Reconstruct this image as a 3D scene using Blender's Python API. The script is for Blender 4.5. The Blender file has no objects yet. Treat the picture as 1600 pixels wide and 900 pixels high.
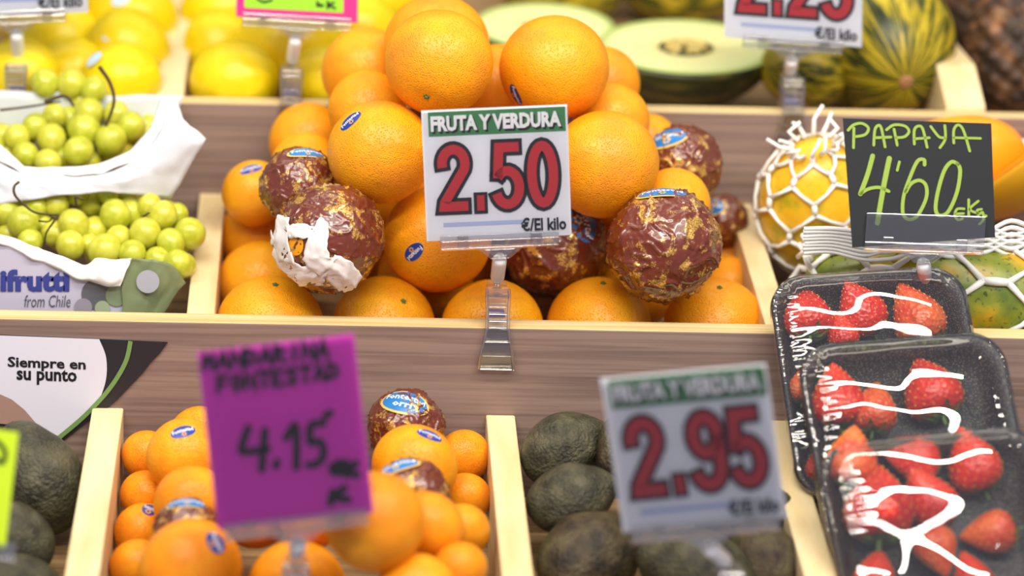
import bpy, bmesh, math, random
from mathutils import Vector, Matrix, noise
random.seed(7)
R = math.radians
scene = bpy.context.scene
COL = scene.collection

# ------------------------------------------------------------------ camera
FPX, PX0, PY0, DIST = 4200.0, 490.0, 450.0, 2.1
PITCH, ROLL = R(17.0), R(1.08)
cam_d = bpy.data.cameras.new('camera'); cam = bpy.data.objects.new('camera', cam_d); COL.objects.link(cam)
cam_d.sensor_width = 36.0; cam_d.lens = 36.0 * FPX / 1600.0
cam_d.shift_x = (800.0 - PX0) / 1600.0
FOC = Vector((-0.155, 0, 0))
fwd = Vector((0, math.cos(PITCH), -math.sin(PITCH)))
right = Vector((1, 0, 0)); up = right.cross(fwd)
rr = right * math.cos(ROLL) + up * math.sin(ROLL)
uu = up * math.cos(ROLL) - right * math.sin(ROLL)
CAM = FOC - fwd * DIST
M = Matrix((rr, uu, -fwd)).transposed().to_4x4(); M.translation = CAM
cam.matrix_world = M
cam_d.dof.use_dof = True; cam_d.dof.focus_distance = 2.085; cam_d.dof.aperture_fstop = 2.1
cam_d.clip_start = 0.05
scene.camera = cam

# ------------------------------------------------------------------ world, lights, exposure
scene.view_settings.view_transform = 'Standard'; scene.view_settings.look = 'None'
scene.view_settings.exposure = 0.0; scene.view_settings.gamma = 1.0
scene.view_settings.use_curve_mapping = False
w = bpy.data.worlds.new('market_hall'); scene.world = w; w.use_nodes = True
w.node_tree.nodes['Background'].inputs[0].default_value = (0.80, 0.80, 1.0, 1)
w.node_tree.nodes['Background'].inputs[1].default_value = 0.38
def area(name, loc, target, sx, sy, power, col):
    d = bpy.data.lights.new(name, 'AREA'); d.shape = 'RECTANGLE'; d.size = sx; d.size_y = sy
    d.energy = power; d.color = col
    o = bpy.data.objects.new(name, d); COL.objects.link(o); o.location = loc
    o.rotation_euler = (Vector(target) - Vector(loc)).to_track_quat('-Z', 'Y').to_euler(); return o
area('lamp_row_stall', (0.0, -0.62, 1.22), (0.0, 0.05, 0.0), 2.2, 0.07, 27, (1, .93, .78))
area('lamp_row_front', (0.1, -1.6, 1.5), (0.1, 0.0, 0.0), 2.8, 0.10, 40, (1, .95, .88))
area('lamp_row_rear', (0.0, 0.55, 1.3), (0.0, 0.5, 0.0), 2.4, 0.3, 7.5, (1, .93, .74))

# ------------------------------------------------------------------ picture-to-place helpers
def ray(px, py):
    return (fwd + rr * ((px - PX0) / FPX) - uu * ((py - PY0) / FPX))
def atY(px, py, Y):
    d = ray(px, py); return CAM + d * ((Y - CAM.y) / d.y)
def atT(px, py, t): return CAM + ray(px, py) * t
def atP(px, py, P0, N):
    d = ray(px, py); return CAM + d * ((P0 - CAM).dot(N) / d.dot(N))
def depth(p): return (p - CAM).dot(fwd)

# ------------------------------------------------------------------ materials
def lin(c):
    return tuple(((x / 255.0) / 12.92 if x / 255.0 < .04045 else ((x / 255.0 + .055) / 1.055) ** 2.4) for x in c) + (1,)
class Mat:
    def __init__(s, name):
        s.m = bpy.data.materials.new(name); s.m.use_nodes = True
        s.n = s.m.node_tree.nodes; s.l = s.m.node_tree.links; s.b = s.n['Principled BSDF']
    def node(s, t, **k):
        x = s.n.new(t)
        for a, v in k.items(): setattr(x, a, v)
        return x
    def coord(s, scale=(1, 1, 1), kind='Object'):
        tc = s.node('ShaderNodeTexCoord'); mp = s.node('ShaderNodeMapping'); mp.inputs['Scale'].default_value = scale
        s.l.new(tc.outputs[kind], mp.inputs[0]); return mp.outputs[0]
    def tex(s, t, vec, scale, out=0, **inp):
        x = s.node(t); s.l.new(vec, x.inputs['Vector']); x.inputs['Scale'].default_value = scale
        for a, v in inp.items(): x.inputs[a].default_value = v
        return x.outputs[out]
    def ramp(s, fac, stops):
        r = s.node('ShaderNodeValToRGB'); e = r.color_ramp.elements
        while len(e) < len(stops): e.new(.5)
        for i, (p, c) in enumerate(stops): e[i].position = p; e[i].color = lin(c)
        s.l.new(fac, r.inputs[0]); return r.outputs[0]
    def mix(s, fac, a, b, mode='MIX'):
        x = s.node('ShaderNodeMix', data_type='RGBA', blend_type=mode)
        for i, v in ((0, fac), (6, a), (7, b)):
            if hasattr(v, 'is_linked') or isinstance(v, bpy.types.NodeSocket): s.l.new(v, x.inputs[i])
            elif i == 0: x.inputs[0].default_value = v
            else: x.inputs[i].default_value = lin(v)
        return x.outputs[2]
    def base(s, c):
        if isinstance(c, bpy.types.NodeSocket): s.l.new(c, s.b.inputs['Base Color'])
        else: s.b.inputs['Base Color'].default_value = lin(c)
        return s
    def set(s, rough=.5, metal=0, coat=0, spec=.5, sss=0, trans=0, emi=None):
        b = s.b.inputs; b['Roughness'].default_value = rough; b['Metallic'].default_value = metal
        b['Coat Weight'].default_value = coat; b['Coat Roughness'].default_value = .08; b['Specular IOR Level'].default_value = spec
        b['Transmission Weight'].default_value = trans
        if sss: b['Subsurface Weight'].default_value = sss; b['Subsurface Radius'].default_value = (.01, .004, .001); b['Subsurface Scale'].default_value = 1.0
        return s
    def bump(s, h, dist, strength=1.0):
        x = s.node('ShaderNodeBump'); x.inputs['Distance'].default_value = dist; x.inputs['Strength'].default_value = strength
        s.l.new(h, x.inputs['Height']); s.l.new(x.outputs[0], s.b.inputs['Normal']); return s
def plain(name, c, rough=.5, **k): return Mat(name).base(c).set(rough, **k).m

def wood(name, light, dark, knot, grain=1.0):
    m = Mat(name); v = m.coord((1.0, 60, 60))
    n1 = m.tex('ShaderNodeTexNoise', v, 1.0, Detail=5, Roughness=.55)
    c1 = m.ramp(n1, [(.30, dark), (.62, light)])
    v2 = m.coord((6, 260, 260)); n2 = m.tex('ShaderNodeTexNoise', v2, 1.0, Detail=3)
    c2 = m.ramp(n2, [(.38, knot), (.55, (255, 255, 255))])
    m.base(m.mix(.30 * grain, c1, c2, 'MULTIPLY')).set(.55, spec=.3).bump(n2, .0003, .6); return m.m
PINE_FACE_SHADED = wood('planed_face_shaded', (148, 126, 115), (125, 104, 97), (118, 92, 84), 1.0)  # pinker planed face, also darkened and greyed to carry its shade
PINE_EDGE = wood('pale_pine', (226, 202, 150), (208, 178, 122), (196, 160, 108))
def wood_y(name, light, dark, knot):
    m = Mat(name); v = m.coord((45, 3, 45))
    n1 = m.tex('ShaderNodeTexNoise', v, 1.0, Detail=5, Roughness=.55)
    c1 = m.ramp(n1, [(.32, dark), (.62, light)])
    v3 = m.coord((10, 7, 10)); k = m.tex('ShaderNodeTexVoronoi', v3, 1.0)
    c3 = m.ramp(k, [(.03, (150, 100, 55)), (.07, (200, 160, 105)), (.10, (255, 255, 255))])
    m.base(m.mix(.8, c1, c3, 'MULTIPLY')).set(.55, spec=.3).bump(n1, .0003, .5); return m.m
PINE_DIV = wood_y('divider_pine', (232, 212, 168), (216, 190, 138), (190, 150, 100))
FLOORW = wood('base_board_wood', (176, 146, 104), (140, 110, 74), (120, 84, 56))

def orange_mat(name, a, b, blush):
    m = Mat(name); v = m.coord()
    n = m.tex('ShaderNodeTexNoise', v, 1.3, Detail=2)
    c = m.ramp(n, [(.35, b), (.62, a)])
    n2 = m.tex('ShaderNodeTexNoise', v, .9, Detail=1)
    f = m.ramp(n2, [(.52, (0, 0, 0)), (.72, (190, 190, 190))])
    c = m.mix(f, c, blush)
    vo = m.tex('ShaderNodeTexVoronoi', v, 26, Randomness=1.0)
    pit = m.ramp(vo, [(.0, (0, 0, 0)), (.45, (255, 255, 255))])
    n3 = m.tex('ShaderNodeTexNoise', v, 9, Detail=3)
    h = m.mix(.45, pit, n3)
    m.base(m.mix(.10, c, pit, 'MULTIPLY')).set(.40, spec=.42, sss=.0).bump(h, .0011, .8); return m.m
ORG = [orange_mat('orange_peel', (246, 166, 18), (241, 150, 10), (222, 118, 36)),
       orange_mat('orange_peel_light', (248, 173, 22), (244, 157, 12), (226, 127, 38)),
       orange_mat('orange_peel_deep', (246, 164, 12), (240, 148, 8), (222, 118, 30))]
MAND = [orange_mat('mandarin_peel', (248, 160, 12), (242, 142, 6), (230, 118, 20)),
        orange_mat('mandarin_peel_light', (250, 168, 16), (244, 150, 8), (232, 126, 26))]
def wrap_mat():
    m = Mat('brown_gold_wrapper'); v = m.coord()
    vo = m.node('ShaderNodeTexVoronoi', distance='CHEBYCHEV'); m.l.new(v, vo.inputs['Vector']); vo.inputs['Scale'].default_value = 4.6; vo.inputs['Randomness'].default_value = .25
    blk = m.ramp(vo.outputs[0], [(.22, (255, 255, 255)), (.25, (0, 0, 0))])       # rows of small emblems
    fine = m.tex('ShaderNodeTexVoronoi', v, 30, Randomness=.8); dots = m.ramp(fine, [(.40, (255, 255, 255)), (.50, (0, 0, 0))])
    nn = m.tex('ShaderNodeTexNoise', v, 1.6, Detail=2); patch_ = m.ramp(nn, [(.42, (110, 110, 110)), (.60, (255, 255, 255))])
    f = m.mix(1.0, m.mix(1.0, blk, dots, 'MULTIPLY'), patch_, 'MULTIPLY')
    v3 = m.coord((1, 1, 1)); b_ = m.tex('ShaderNodeTexNoise', v3, 3.2, Detail=4, Roughness=.6); big = m.ramp(b_, [(.55, (0, 0, 0)), (.60, (235, 235, 235))]); big = m.mix(.75, big, m.ramp(fine, [(.50, (255, 255, 255)), (.62, (0, 0, 0))]), 'MULTIPLY')
    ff = m.mix(1.0, f, big, 'ADD')
    m.base(m.mix(ff, (104, 42, 24), (232, 186, 88))).set(.30, coat=.6, spec=.6)
    mt = m.node('ShaderNodeMath', operation='MULTIPLY'); m.l.new(ff, mt.inputs[0]); mt.inputs[1].default_value = .55; m.l.new(mt.outputs[0], m.b.inputs['Metallic'])
    h = m.tex('ShaderNodeTexNoise', v, 4.0, Detail=4, Roughness=.5); m.bump(h, .0018, .5); return m.m
WRAP = wrap_mat()
BLUE = plain('sticker_blue', (28, 60, 150), .35); LBLUE = plain('label_blue', (38, 120, 190), .3)
WHITE_INK = plain('white_print', (245, 245, 245), .4); GOLD = plain('gold_print', (226, 188, 96), .3)
ORANGE_INK = plain('orange_print', (240, 165, 60), .4)
BLACK_INK = plain('black_print', (24, 22, 26), .45); RED_INK = plain('red_print', (196, 44, 50), .45)
GREEN_INK = plain('green_print', (66, 132, 78), .45); BLUELINE = plain('pale_blue_print', (178, 190, 226), .4)
CARD = plain('white_card', (235, 237, 243), .5); CHALKB = plain('black_slate_card', (38, 41, 43), .6)
CHALK = plain('lime_chalk_marker', (156, 184, 78), .6); MAG = plain('magenta_card', (226, 50, 198), .5)
LIME = plain('lime_card', (150, 220, 40), .5); YLIME = plain('yellow_green_card', (205, 235, 40), .5)
INKBLUE = plain('blue_print', (52, 62, 140), .5); INKGREY = plain('grey_print', (70, 72, 84), .5)
STEMG = plain('green_button', (92, 112, 52), .7); STEMB = plain('brown_stalk', (92, 66, 38), .75)
TWIG = plain('dark_twig', (70, 56, 34), .7)
TISSUE = plain('white_tissue', (232, 228, 224), .75)

def clear(name, tint=.93, refl=.10, rough=.04, haze=.06, bumpd=0):
    m = Mat(name); m.n.remove(m.b)
    tr = m.node('ShaderNodeBsdfTransparent'); tr.inputs[0].default_value = (tint, tint, tint, 1)
    gl = m.node('ShaderNodeBsdfGlossy'); gl.inputs['Roughness'].default_value = rough; gl.inputs[0].default_value = (1, 1, 1, 1)
    df = m.node('ShaderNodeBsdfDiffuse'); df.inputs[0].default_value = (.9, .9, .93, 1)
    lw = m.node('ShaderNodeLayerWeight'); lw.inputs['Blend'].default_value = .35
    mr = m.node('ShaderNodeMapRange'); m.l.new(lw.outputs['Fresnel'], mr.inputs[0])
    mr.inputs['To Min'].default_value = refl; mr.inputs['To Max'].default_value = .9
    a = m.node('ShaderNodeMixShader'); a.inputs[0].default_value = haze; m.l.new(tr.outputs[0], a.inputs[1]); m.l.new(df.outputs[0], a.inputs[2])
    b = m.node('ShaderNodeMixShader'); m.l.new(mr.outputs[0], b.inputs[0]); m.l.new(a.outputs[0], b.inputs[1]); m.l.new(gl.outputs[0], b.inputs[2])
    m.l.new(b.outputs[0], m.n['Material Output'].inputs[0])
    if bumpd:
        v = m.coord(); h = m.tex('ShaderNodeTexNoise', v, 14, Detail=2); x = m.node('ShaderNodeBump'); x.inputs['Distance'].default_value = bumpd
        m.l.new(h, x.inputs['Height']); m.l.new(x.outputs[0], gl.inputs['Normal'])
    return m.m
PLASTIC = clear('clear_plastic', .95, .07, .07, .018)
SLEEVE = clear('clear_sleeve', 1.0, .015, .10, .0)
FILM = clear('cling_film', .98, .06, .02, .01, .0015)
KNUCK = plain('milky_plastic', (235, 235, 236), .3, coat=.3)

# ------------------------------------------------------------------ mesh helpers
class MB:
    def __init__(s): s.v = []; s.f = []; s.mi = []
    def add(s, vs, fs, mi=0):
        b = len(s.v); s.v += [tuple(x) for x in vs]; s.f += [tuple(b + i for i in f) for f in fs]; s.mi += [mi] * len(fs); return s
    def box(s, c, d, mi=0, M=None):
        vs = [Vector((c[0] + sx * d[0] / 2, c[1] + sy * d[1] / 2, c[2] + sz * d[2] / 2)) for sx in (-1, 1) for sy in (-1, 1) for sz in (-1, 1)]
        if M: vs = [M @ x for x in vs]
        return s.add(vs, [(0, 1, 3, 2), (4, 6, 7, 5), (0, 4, 5, 1), (2, 3, 7, 6), (0, 2, 6, 4), (1, 5, 7, 3)], mi)
    def tube(s, pts, rad, n=6, mi=0, cap=True):
        pts = [Vector(p) for p in pts]; rs = rad if isinstance(rad, (list, tuple)) else [rad] * len(pts)
        vs = []; fs = []; prev = None
        for i, p in enumerate(pts):
            t = (pts[min(i + 1, len(pts) - 1)] - pts[max(i - 1, 0)]).normalized()
            a = prev if prev else (Vector((0, 0, 1)) if abs(t.z) < .9 else Vector((1, 0, 0)))
            e1 = (a - t * a.dot(t)).normalized(); prev = e1; e2 = t.cross(e1)
            for k in range(n):
                an = 2 * math.pi * k / n; vs.append(p + (e1 * math.cos(an) + e2 * math.sin(an)) * rs[i])
        for i in range(len(pts) - 1):
            for k in range(n):
                fs.append((i * n + k, i * n + (k + 1) % n, (i + 1) * n + (k + 1) % n, (i + 1) * n + k))
        if cap: fs += [tuple(range(n))[::-1], tuple((len(pts) - 1) * n + k for k in range(n))]
        return s.add(vs, fs, mi)
    def prism(s, poly, dvec, mi=0):
        poly = [Vector(p) for p in poly]; n = len(poly); d = Vector(dvec)
        vs = poly + [p + d for p in poly]
        return s.add(vs, [tuple(range(n))[::-1], tuple(range(n, 2 * n))] + [(i, (i + 1) % n, n + (i + 1) % n, n + i) for i in range(n)], mi)
    def build(s, name, mats, parent=None, smooth=False, bevel=0, loc=None):
        me = bpy.data.meshes.new(name); me.from_pydata(s.v, [], s.f)
        mats = mats if isinstance(mats, list) else [mats]
        for m in mats: me.materials.append(m)
        if len(mats) > 1: me.polygons.foreach_set('material_index', s.mi)
        if smooth: me.polygons.foreach_set('use_smooth', [True] * len(me.polygons))
        me.update()
        return link(name, me, parent, bevel, loc)
def link(name, me, parent=None, bevel=0, loc=None):
    o = bpy.data.objects.new(name, me); COL.objects.link(o)
    if parent: o.parent = parent
    if loc is not None: o.location = loc
    if bevel:
        b = o.modifiers.new('bevel', 'BEVEL'); b.width = bevel; b.segments = 2; b.limit_method = 'ANGLE'
    return o
def tag(o, label, cat, group=None, kind=None):
    if label: o['label'] = label
    if cat: o['category'] = cat
    if group: o['group'] = group
    if kind: o['kind'] = kind
    return o
def empty(name, loc=(0, 0, 0)):
    o = bpy.data.objects.new(name, None); COL.objects.link(o); o.location = loc; o.empty_display_size = .02; return o
def recenter(o):
    me = o.data; c = Vector((0, 0, 0))
    for v in me.vertices: c += v.co
    c /= max(1, len(me.vertices)); me.transform(Matrix.Translation(-c)); o.location = Vector(o.location) + c; return o

def ribbon(pts, wd, round_=False, closed=False, ext=0):
    """flat 2D stroke of width wd with mitred joints -> verts2d, faces"""
    P = [Vector(p) for p in pts]
    if ext and not closed:
        P[0] = P[0] + (P[0] - P[1]).normalized() * ext; P[-1] = P[-1] + (P[-1] - P[-2]).normalized() * ext
    n = len(P); vs = []; fs = []; h = wd / 2
    for i in range(n):
        a = P[(i - 1) % n] if (closed or i > 0) else None; b = P[(i + 1) % n] if (closed or i < n - 1) else None
        d1 = (P[i] - a).normalized() if a is not None else None; d2 = (b - P[i]).normalized() if b is not None else None
        if d1 is None: d1 = d2
        if d2 is None: d2 = d1
        n1 = Vector((-d1.y, d1.x)); n2 = Vector((-d2.y, d2.x)); m = (n1 + n2)
        m = n1 if m.length < .2 else m.normalized()
        k = h / max(.35, m.dot(n1)); vs += [P[i] + m * k, P[i] - m * k]
    for i in range(n if closed else n - 1):
        j = (i + 1) % n; fs.append((2 * i, 2 * i + 1, 2 * j + 1, 2 * j))
    if round_ and not closed:
        for e, q in ((0, 1), (n - 1, n - 2)):
            d = (P[e] - P[q]).normalized(); nn = Vector((-d.y, d.x)); b = len(vs)
            arc = [P[e] + nn * h * math.cos(t) + d * h * math.sin(t) for t in [math.pi * k / 6 for k in range(7)]]
            vs += arc; fs.append(tuple(range(b, b + 7)))
    return vs, fs
def smoothpts(pts, n=6, closed=False):
    P = [Vector(p) for p in pts]; out = []; N = len(P)
    for i in range(N if closed else N - 1):
        p0 = P[(i - 1) % N] if closed or i > 0 else P[i]; p1 = P[i]; p2 = P[(i + 1) % N]
        p3 = P[(i + 2) % N] if closed or i < N - 2 else P[(i + 1) % N]
        for k in range(n):
            t = k / n
            out.append(.5 * ((2 * p1) + (p2 - p0) * t + (2 * p0 - 5 * p1 + 4 * p2 - p3) * t * t + (3 * p1 - p0 - 3 * p2 + p3) * t ** 3))
    if not closed: out.append(P[-1])
    return out
def text2d(txt, size, xs=1.0, bold=0.0, shear=0.0, align='LEFT', res=2):
    cu = bpy.data.curves.new('txt', 'FONT'); cu.body = txt; cu.size = size; cu.offset = bold; cu.shear = shear
    cu.align_x = align; cu.resolution_u = res
    o = bpy.data.objects.new('txt', cu); COL.objects.link(o)
    dg = bpy.context.evaluated_depsgraph_get(); me = bpy.data.meshes.new_from_object(o.evaluated_get(dg))
    vs = [Vector((v.co.x * xs, v.co.y)) for v in me.vertices]; fs = [tuple(p.vertices) for p in me.polygons]
    bpy.data.objects.remove(o); bpy.data.curves.remove(cu); bpy.data.meshes.remove(me)
    return vs, fs
def fit(vf, x0, y0, x1, y1):
    vs, fs = vf; ax = min(v.x for v in vs); bx = max(v.x for v in vs); ay = min(v.y for v in vs); by = max(v.y for v in vs)
    return [Vector((x0 + (v.x - ax) / (bx - ax) * (x1 - x0), y0 + (v.y - ay) / (by - ay) * (y1 - y0))) for v in vs], fs

def lingrid(rows, nu, nv):
    L = lambda r, n: [r[i].lerp(r[i + 1], k / n) for i in range(len(r) - 1) for k in range(n)] + [r[-1]]
    R1 = [L(r, nu) for r in rows]; cols = [L([r[j] for r in R1], nv) for j in range(len(R1[0]))]
    return [[cols[j][i] for j in range(len(cols))] for i in range(len(cols[0]))]
def catgrid(rows, nu, nv):
    """rows of 3D points -> smooth refined grid"""
    R1 = [smoothpts(r, nu) for r in rows]; cols = []
    for j in range(len(R1[0])): cols.append(smoothpts([r[j] for r in R1], nv))
    return [[cols[j][i] for j in range(len(cols))] for i in range(len(cols[0]))]
def sheet(name, rows, mat, parent=None, nu=8, nv=6, crump=.0, fr=40, thick=.0004, jag=0, lin_=False):
    g = (lingrid if lin_ else catgrid)(rows, nu, nv); mb = MB(); vs = []; H = len(g); Wd = len(g[0])
    for i in range(H):
        for j in range(Wd):
            p = g[i][j]; q = p * fr
            if crump:
                a = noise.noise(q) ; b = noise.noise(q * 2.3 + Vector((5, 3, 1)))
                p = p + Vector((b * .5, -abs(a) * 2 + .5 - abs(b), a)) * crump
            vs.append(p)
    fs = [(i * Wd + j, i * Wd + j + 1, (i + 1) * Wd + j + 1, (i + 1) * Wd + j) for i in range(H - 1) for j in range(Wd - 1)]
    mb.add(vs, fs); o = mb.build(name, mat, parent, smooth=True)
    s = o.modifiers.new('thickness', 'SOLIDIFY'); s.thickness = thick; s.offset = 0
    if not parent: recenter(o)
    return o
# ------------------------------------------------------------------ the wooden stand: three stepped tiers
TT = math.tan(R(10)); BT = .024
ZM = atY(800, 498.5, 0).z            # top of the middle front board (its rear edge at y = 0)
ZU = atY(800, 160, .25).z            # top of the upper front board
zf_div = atY(785, 648, -.024).z
def div_low(y): return zf_div + (y + .024) * TT
def div_mid(y): return ZM - .003 + y * TT
def div_up(y): return ZU - .003 + (y - .25) * TT
ZL = div_low(-.25) + .003
YL0 = -.285; ZLF = ZL + (YL0 + .25) * TT      # front of the lowest tier
orc = atY(768, 509, .052)
FL_MID0 = orc.z - .0405
def fl_mid(y): return FL_MID0 + (y - .052) * TT
def fl_low(y): return fl_mid(y + .25) - ZM + ZL
def fl_up(y): return div_up(y) - .048
X0, X1 = -.62, .62
def slab(mb, x0, x1, ya, yb, ftop, fbot, mi=0, n=1):
    vs = []
    for x in (x0, x1):
        vs += [(x, ya, fbot(ya)), (x, yb, fbot(yb)), (x, yb, ftop(yb)), (x, ya, ftop(ya))]
    mb.add(vs, [(0, 1, 2, 3), (7, 6, 5, 4), (0, 4, 5, 1), (3, 2, 6, 7), (0, 3, 7, 4), (1, 5, 6, 2)], mi)
def front_board(parent, y1, ztop, h):
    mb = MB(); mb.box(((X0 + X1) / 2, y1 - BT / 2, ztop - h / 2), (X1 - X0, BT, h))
    o = mb.build('front_board', [PINE_FACE_SHADED, PINE_EDGE], parent)
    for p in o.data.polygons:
        if p.normal.z > .5: p.material_index = 1  # top stays pale; the other faces keep the shaded tone
    b = o.modifiers.new('bevel', 'BEVEL'); b.width = .0012; b.segments = 2; return o
def tier(label, y0, y1, ztop, h, fl, dv, divs):
    t = empty('display_tier', (0, y0, fl(y0) - .012)); off = Vector(t.location)
    tag(t, label, 'display shelf', 'wooden tiers of the fruit stand')
    objs = [front_board(t, y0, ztop, h)]
    mb = MB(); slab(mb, X0, X1, y0, y1 - BT, fl, lambda y: fl(y) - .012); objs.append(mb.build('base_board', FLOORW, t))
    for (px, py, wpx) in divs:
        c = atY(px, py, y0); sc = depth(c) / FPX; wd = wpx * sc; mb = MB()
        slab(mb, c.x - wd / 2, c.x + wd / 2, y0, y1 - BT, dv, fl); objs.append(mb.build('divider', PINE_DIV, t, bevel=.0012))
    for o in objs: o.data.transform(Matrix.Translation(-off))
    return t
# divider x positions are given at the front end of each tier
tier('lowest wooden tier holding mandarins and avocados, in the foreground', YL0, -.0, ZLF, .13, fl_low, div_low,
     [(123, 936, 55), (814, 936, 51), (1299, 936, 53)])
tier('middle wooden tier holding green grapes, large oranges and netted papayas', 0, .25, ZM, .19, fl_mid, div_mid,
     [(313, 489, 44), (1219, 489, 40)])
tier('rearmost wooden tier holding yellow melons, cut melon and pineapples', .25, .80, ZU, .19, fl_up, div_up,
     [(264, 154, 44)])
mb = MB(); mb.box((0, .81, ZU + .10), (1.5, .02, .7)); tag(mb.build('wall_back', plain('dark_back_panel', (58, 50, 38), .7)), None, None, kind='structure')
# short divider with a sloped front end before the pineapples
P = [(1540, 172), (1540, 160), (1474, 92), (1447, -10)]
a = atY(1513, 168, .252); b = atY(1462, 60, .42); c = atY(1440, -30, .62)
mb = MB(); hw = .017
prof = [(.25, ZU - .05), (.25, atY(1513, 166, .252).z), (.30, atY(1480, 100, .30).z), (.70, atY(1445, -60, .70).z), (.70, ZU - .02)]
xx = [atY(1510, 160, .25).x] * 5
mb.prism([(xx[0] - hw, y, z) for y, z in prof], (2 * hw, 0, 0))
tag(recenter(mb.build('partition_board', PINE_DIV, bevel=.001)), 'pale pine partition board with sloped front between striped melon and pineapples', 'board')

# ------------------------------------------------------------------ round fruit
def ellipsoid(sq=1.0, nu=48, nv=28, dimple=.0, pear=0.0, lump=0.0, seed=0, ribs=0):
    vs = []; fs = []
    for i in range(nv + 1):
        th = math.pi * i / nv
        for j in range(nu):
            ph = 2 * math.pi * j / nu
            d = Vector((math.sin(th) * math.cos(ph), math.sin(th) * math.sin(ph), math.cos(th)))
            r = 1 - dimple * math.exp(-(th / .16) ** 2) - dimple * .5 * math.exp(-((math.pi - th) / .12) ** 2)
            if lump: r *= 1 + lump * noise.noise(d * 1.7 + Vector((seed, 0, 0)))
            z = d.z * sq
            k = 1 - pear * max(0, d.z) ** 1.2 if pear else 1
            vs.append(Vector((d.x * k, d.y * k, z)) * r)
            if i in (0, nv): pass
    for i in range(nv):
        for j in range(nu):
            fs.append((i * nu + j, (i + 1) * nu + j, (i + 1) * nu + (j + 1) % nu, i * nu + (j + 1) % nu))
    return vs, fs
def mesh_of(name, vf, mats, smooth=True):
    me = bpy.data.meshes.new(name); me.from_pydata([tuple(v) for v in vf[0]], [], vf[1])
    bm = bmesh.new(); bm.from_mesh(me); bmesh.ops.remove_doubles(bm, verts=bm.verts, dist=1e-5); bm.to_mesh(me); bm.free()
    for m in (mats if isinstance(mats, list) else [mats]): me.materials.append(m)
    me.polygons.foreach_set('use_smooth', [smooth] * len(me.polygons)); return me
SQ = .95
OME = [mesh_of('orange', ellipsoid(SQ, dimple=.035), m) for m in ORG]
MME = [mesh_of('mandarin', ellipsoid(.90, dimple=.05), m) for m in MAND]
def button_mesh():
    mb = MB(); pts = [(math.cos(a) * (.065 if k % 2 else .045), math.sin(a) * (.065 if k % 2 else .045), 0) for k, a in enumerate([math.pi * 2 * q / 10 for q in range(10)])]
    mb.prism(pts, (0, 0, .02)); mb.tube([(0, 0, 0), (0, 0, .045)], [.034, .028], 8)
    o = mb.build('calyx', STEMG); me = o.data; bpy.data.objects.remove(o); return me
BUT = button_mesh()
def crumple(seed, sub=6):
    """paper pulled round a ball: flat facets between sharp creases"""
    bm = bmesh.new(); bmesh.ops.create_icosphere(bm, subdivisions=sub, radius=1)
    rnd = random.Random(seed); pl = []
    for _ in range(46):
        n_ = Vector((rnd.gauss(0, 1), rnd.gauss(0, 1), rnd.gauss(0, 1))).normalized(); pl.append((n_, rnd.uniform(.935, .99)))
    o = Vector((seed * 3.7, seed, 0))
    for v in bm.verts:
        d = v.co.normalized(); m_ = 1.02
        for n_, h in pl:
            k = d.dot(n_)
            if k > .6: m_ = min(m_, h / k)
        q = d * 3.0 + o + noise.noise_vector(d * 2 + o) * .5
        cr = 0
        for s_, w_ in ((.8, .05), (1.7, .022)): cr += w_ * max(0, 1 - abs(noise.noise(q * s_)) * 12)
        v.co = d * (m_ + cr)
    me = bpy.data.meshes.new('wrapped_fruit'); bm.to_mesh(me); bm.free(); me.materials.append(WRAP)
    me.polygons.foreach_set('use_smooth', [True] * len(me.polygons)); return me
WME = [crumple(k, 6) for k in (1, 2, 3)]

# settling: each fruit starts at its layer's depth and slides along its line of sight until the heap has no deep overlaps
def settle(items, floor, yfront, ztop, yback, slack=.955, iters=400):
    """items: key -> [px, py, r_px, Y or None for standing on the shelf]; returns key -> (centre, radius)"""
    T = {}; fixed = set(); lim = {}
    for k, (px, py, rp, Y) in items.items():
        d = ray(px, py)
        if Y is None:
            t = 1.4
            while t < 3:
                c = CAM + d * t; r = rp * t / FPX
                if c.z - r * .96 < floor(c.y) or c.y + r > yback: break
                t += .001
            T[k] = t; fixed.add(k)
        else: T[k] = depth(atY(px, py, Y))
        lim[k] = T[k]
    D = {k: ray(v[0], v[1]) for k, v in items.items()}; ks = list(items)
    for it in range(iters):
        worst = 0
        for i in range(len(ks)):
            for j in range(i + 1, len(ks)):
                a, b = ks[i], ks[j]; ra = items[a][2] * T[a] / FPX; rb = items[b][2] * T[b] / FPX
                ca = CAM + D[a] * T[a]; cb = CAM + D[b] * T[b]; g = (ra + rb) * slack - (ca - cb).length
                if g > 0:
                    s_ = 1 if lim[a] >= lim[b] else -1; st = min(g, .004) * .5
                    wa, wb = (0 if a in fixed else 1), (0 if b in fixed else 1)
                    if a in fixed and b in fixed: wa = wb = .4
                    T[a] += s_ * st * wa; T[b] -= s_ * st * wb; worst = max(worst, g)
        for k in ks:
            for q in range(60):
                c = CAM + D[k] * T[k]; r = items[k][2] * T[k] / FPX
                if c.z - r * .96 < floor(c.y) or c.y + r > yback: T[k] -= .0008
                else: break
    return {k: (CAM + D[k] * T[k], items[k][2] * T[k] / FPX) for k in ks}
def hit(px, py, c, r):
    d = ray(px, py).normalized(); oc = CAM - c; b = oc.dot(d); disc = b * b - (oc.length_squared - r * r)
    t = -b - math.sqrt(max(disc, 0)); return (CAM + d * t - c).normalized()
def rot_to(zdir, spin):
    q = Vector(zdir).normalized().to_track_quat('Z', 'Y'); return q.to_matrix().to_4x4() @ Matrix.Rotation(spin, 4, 'Z')
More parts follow.
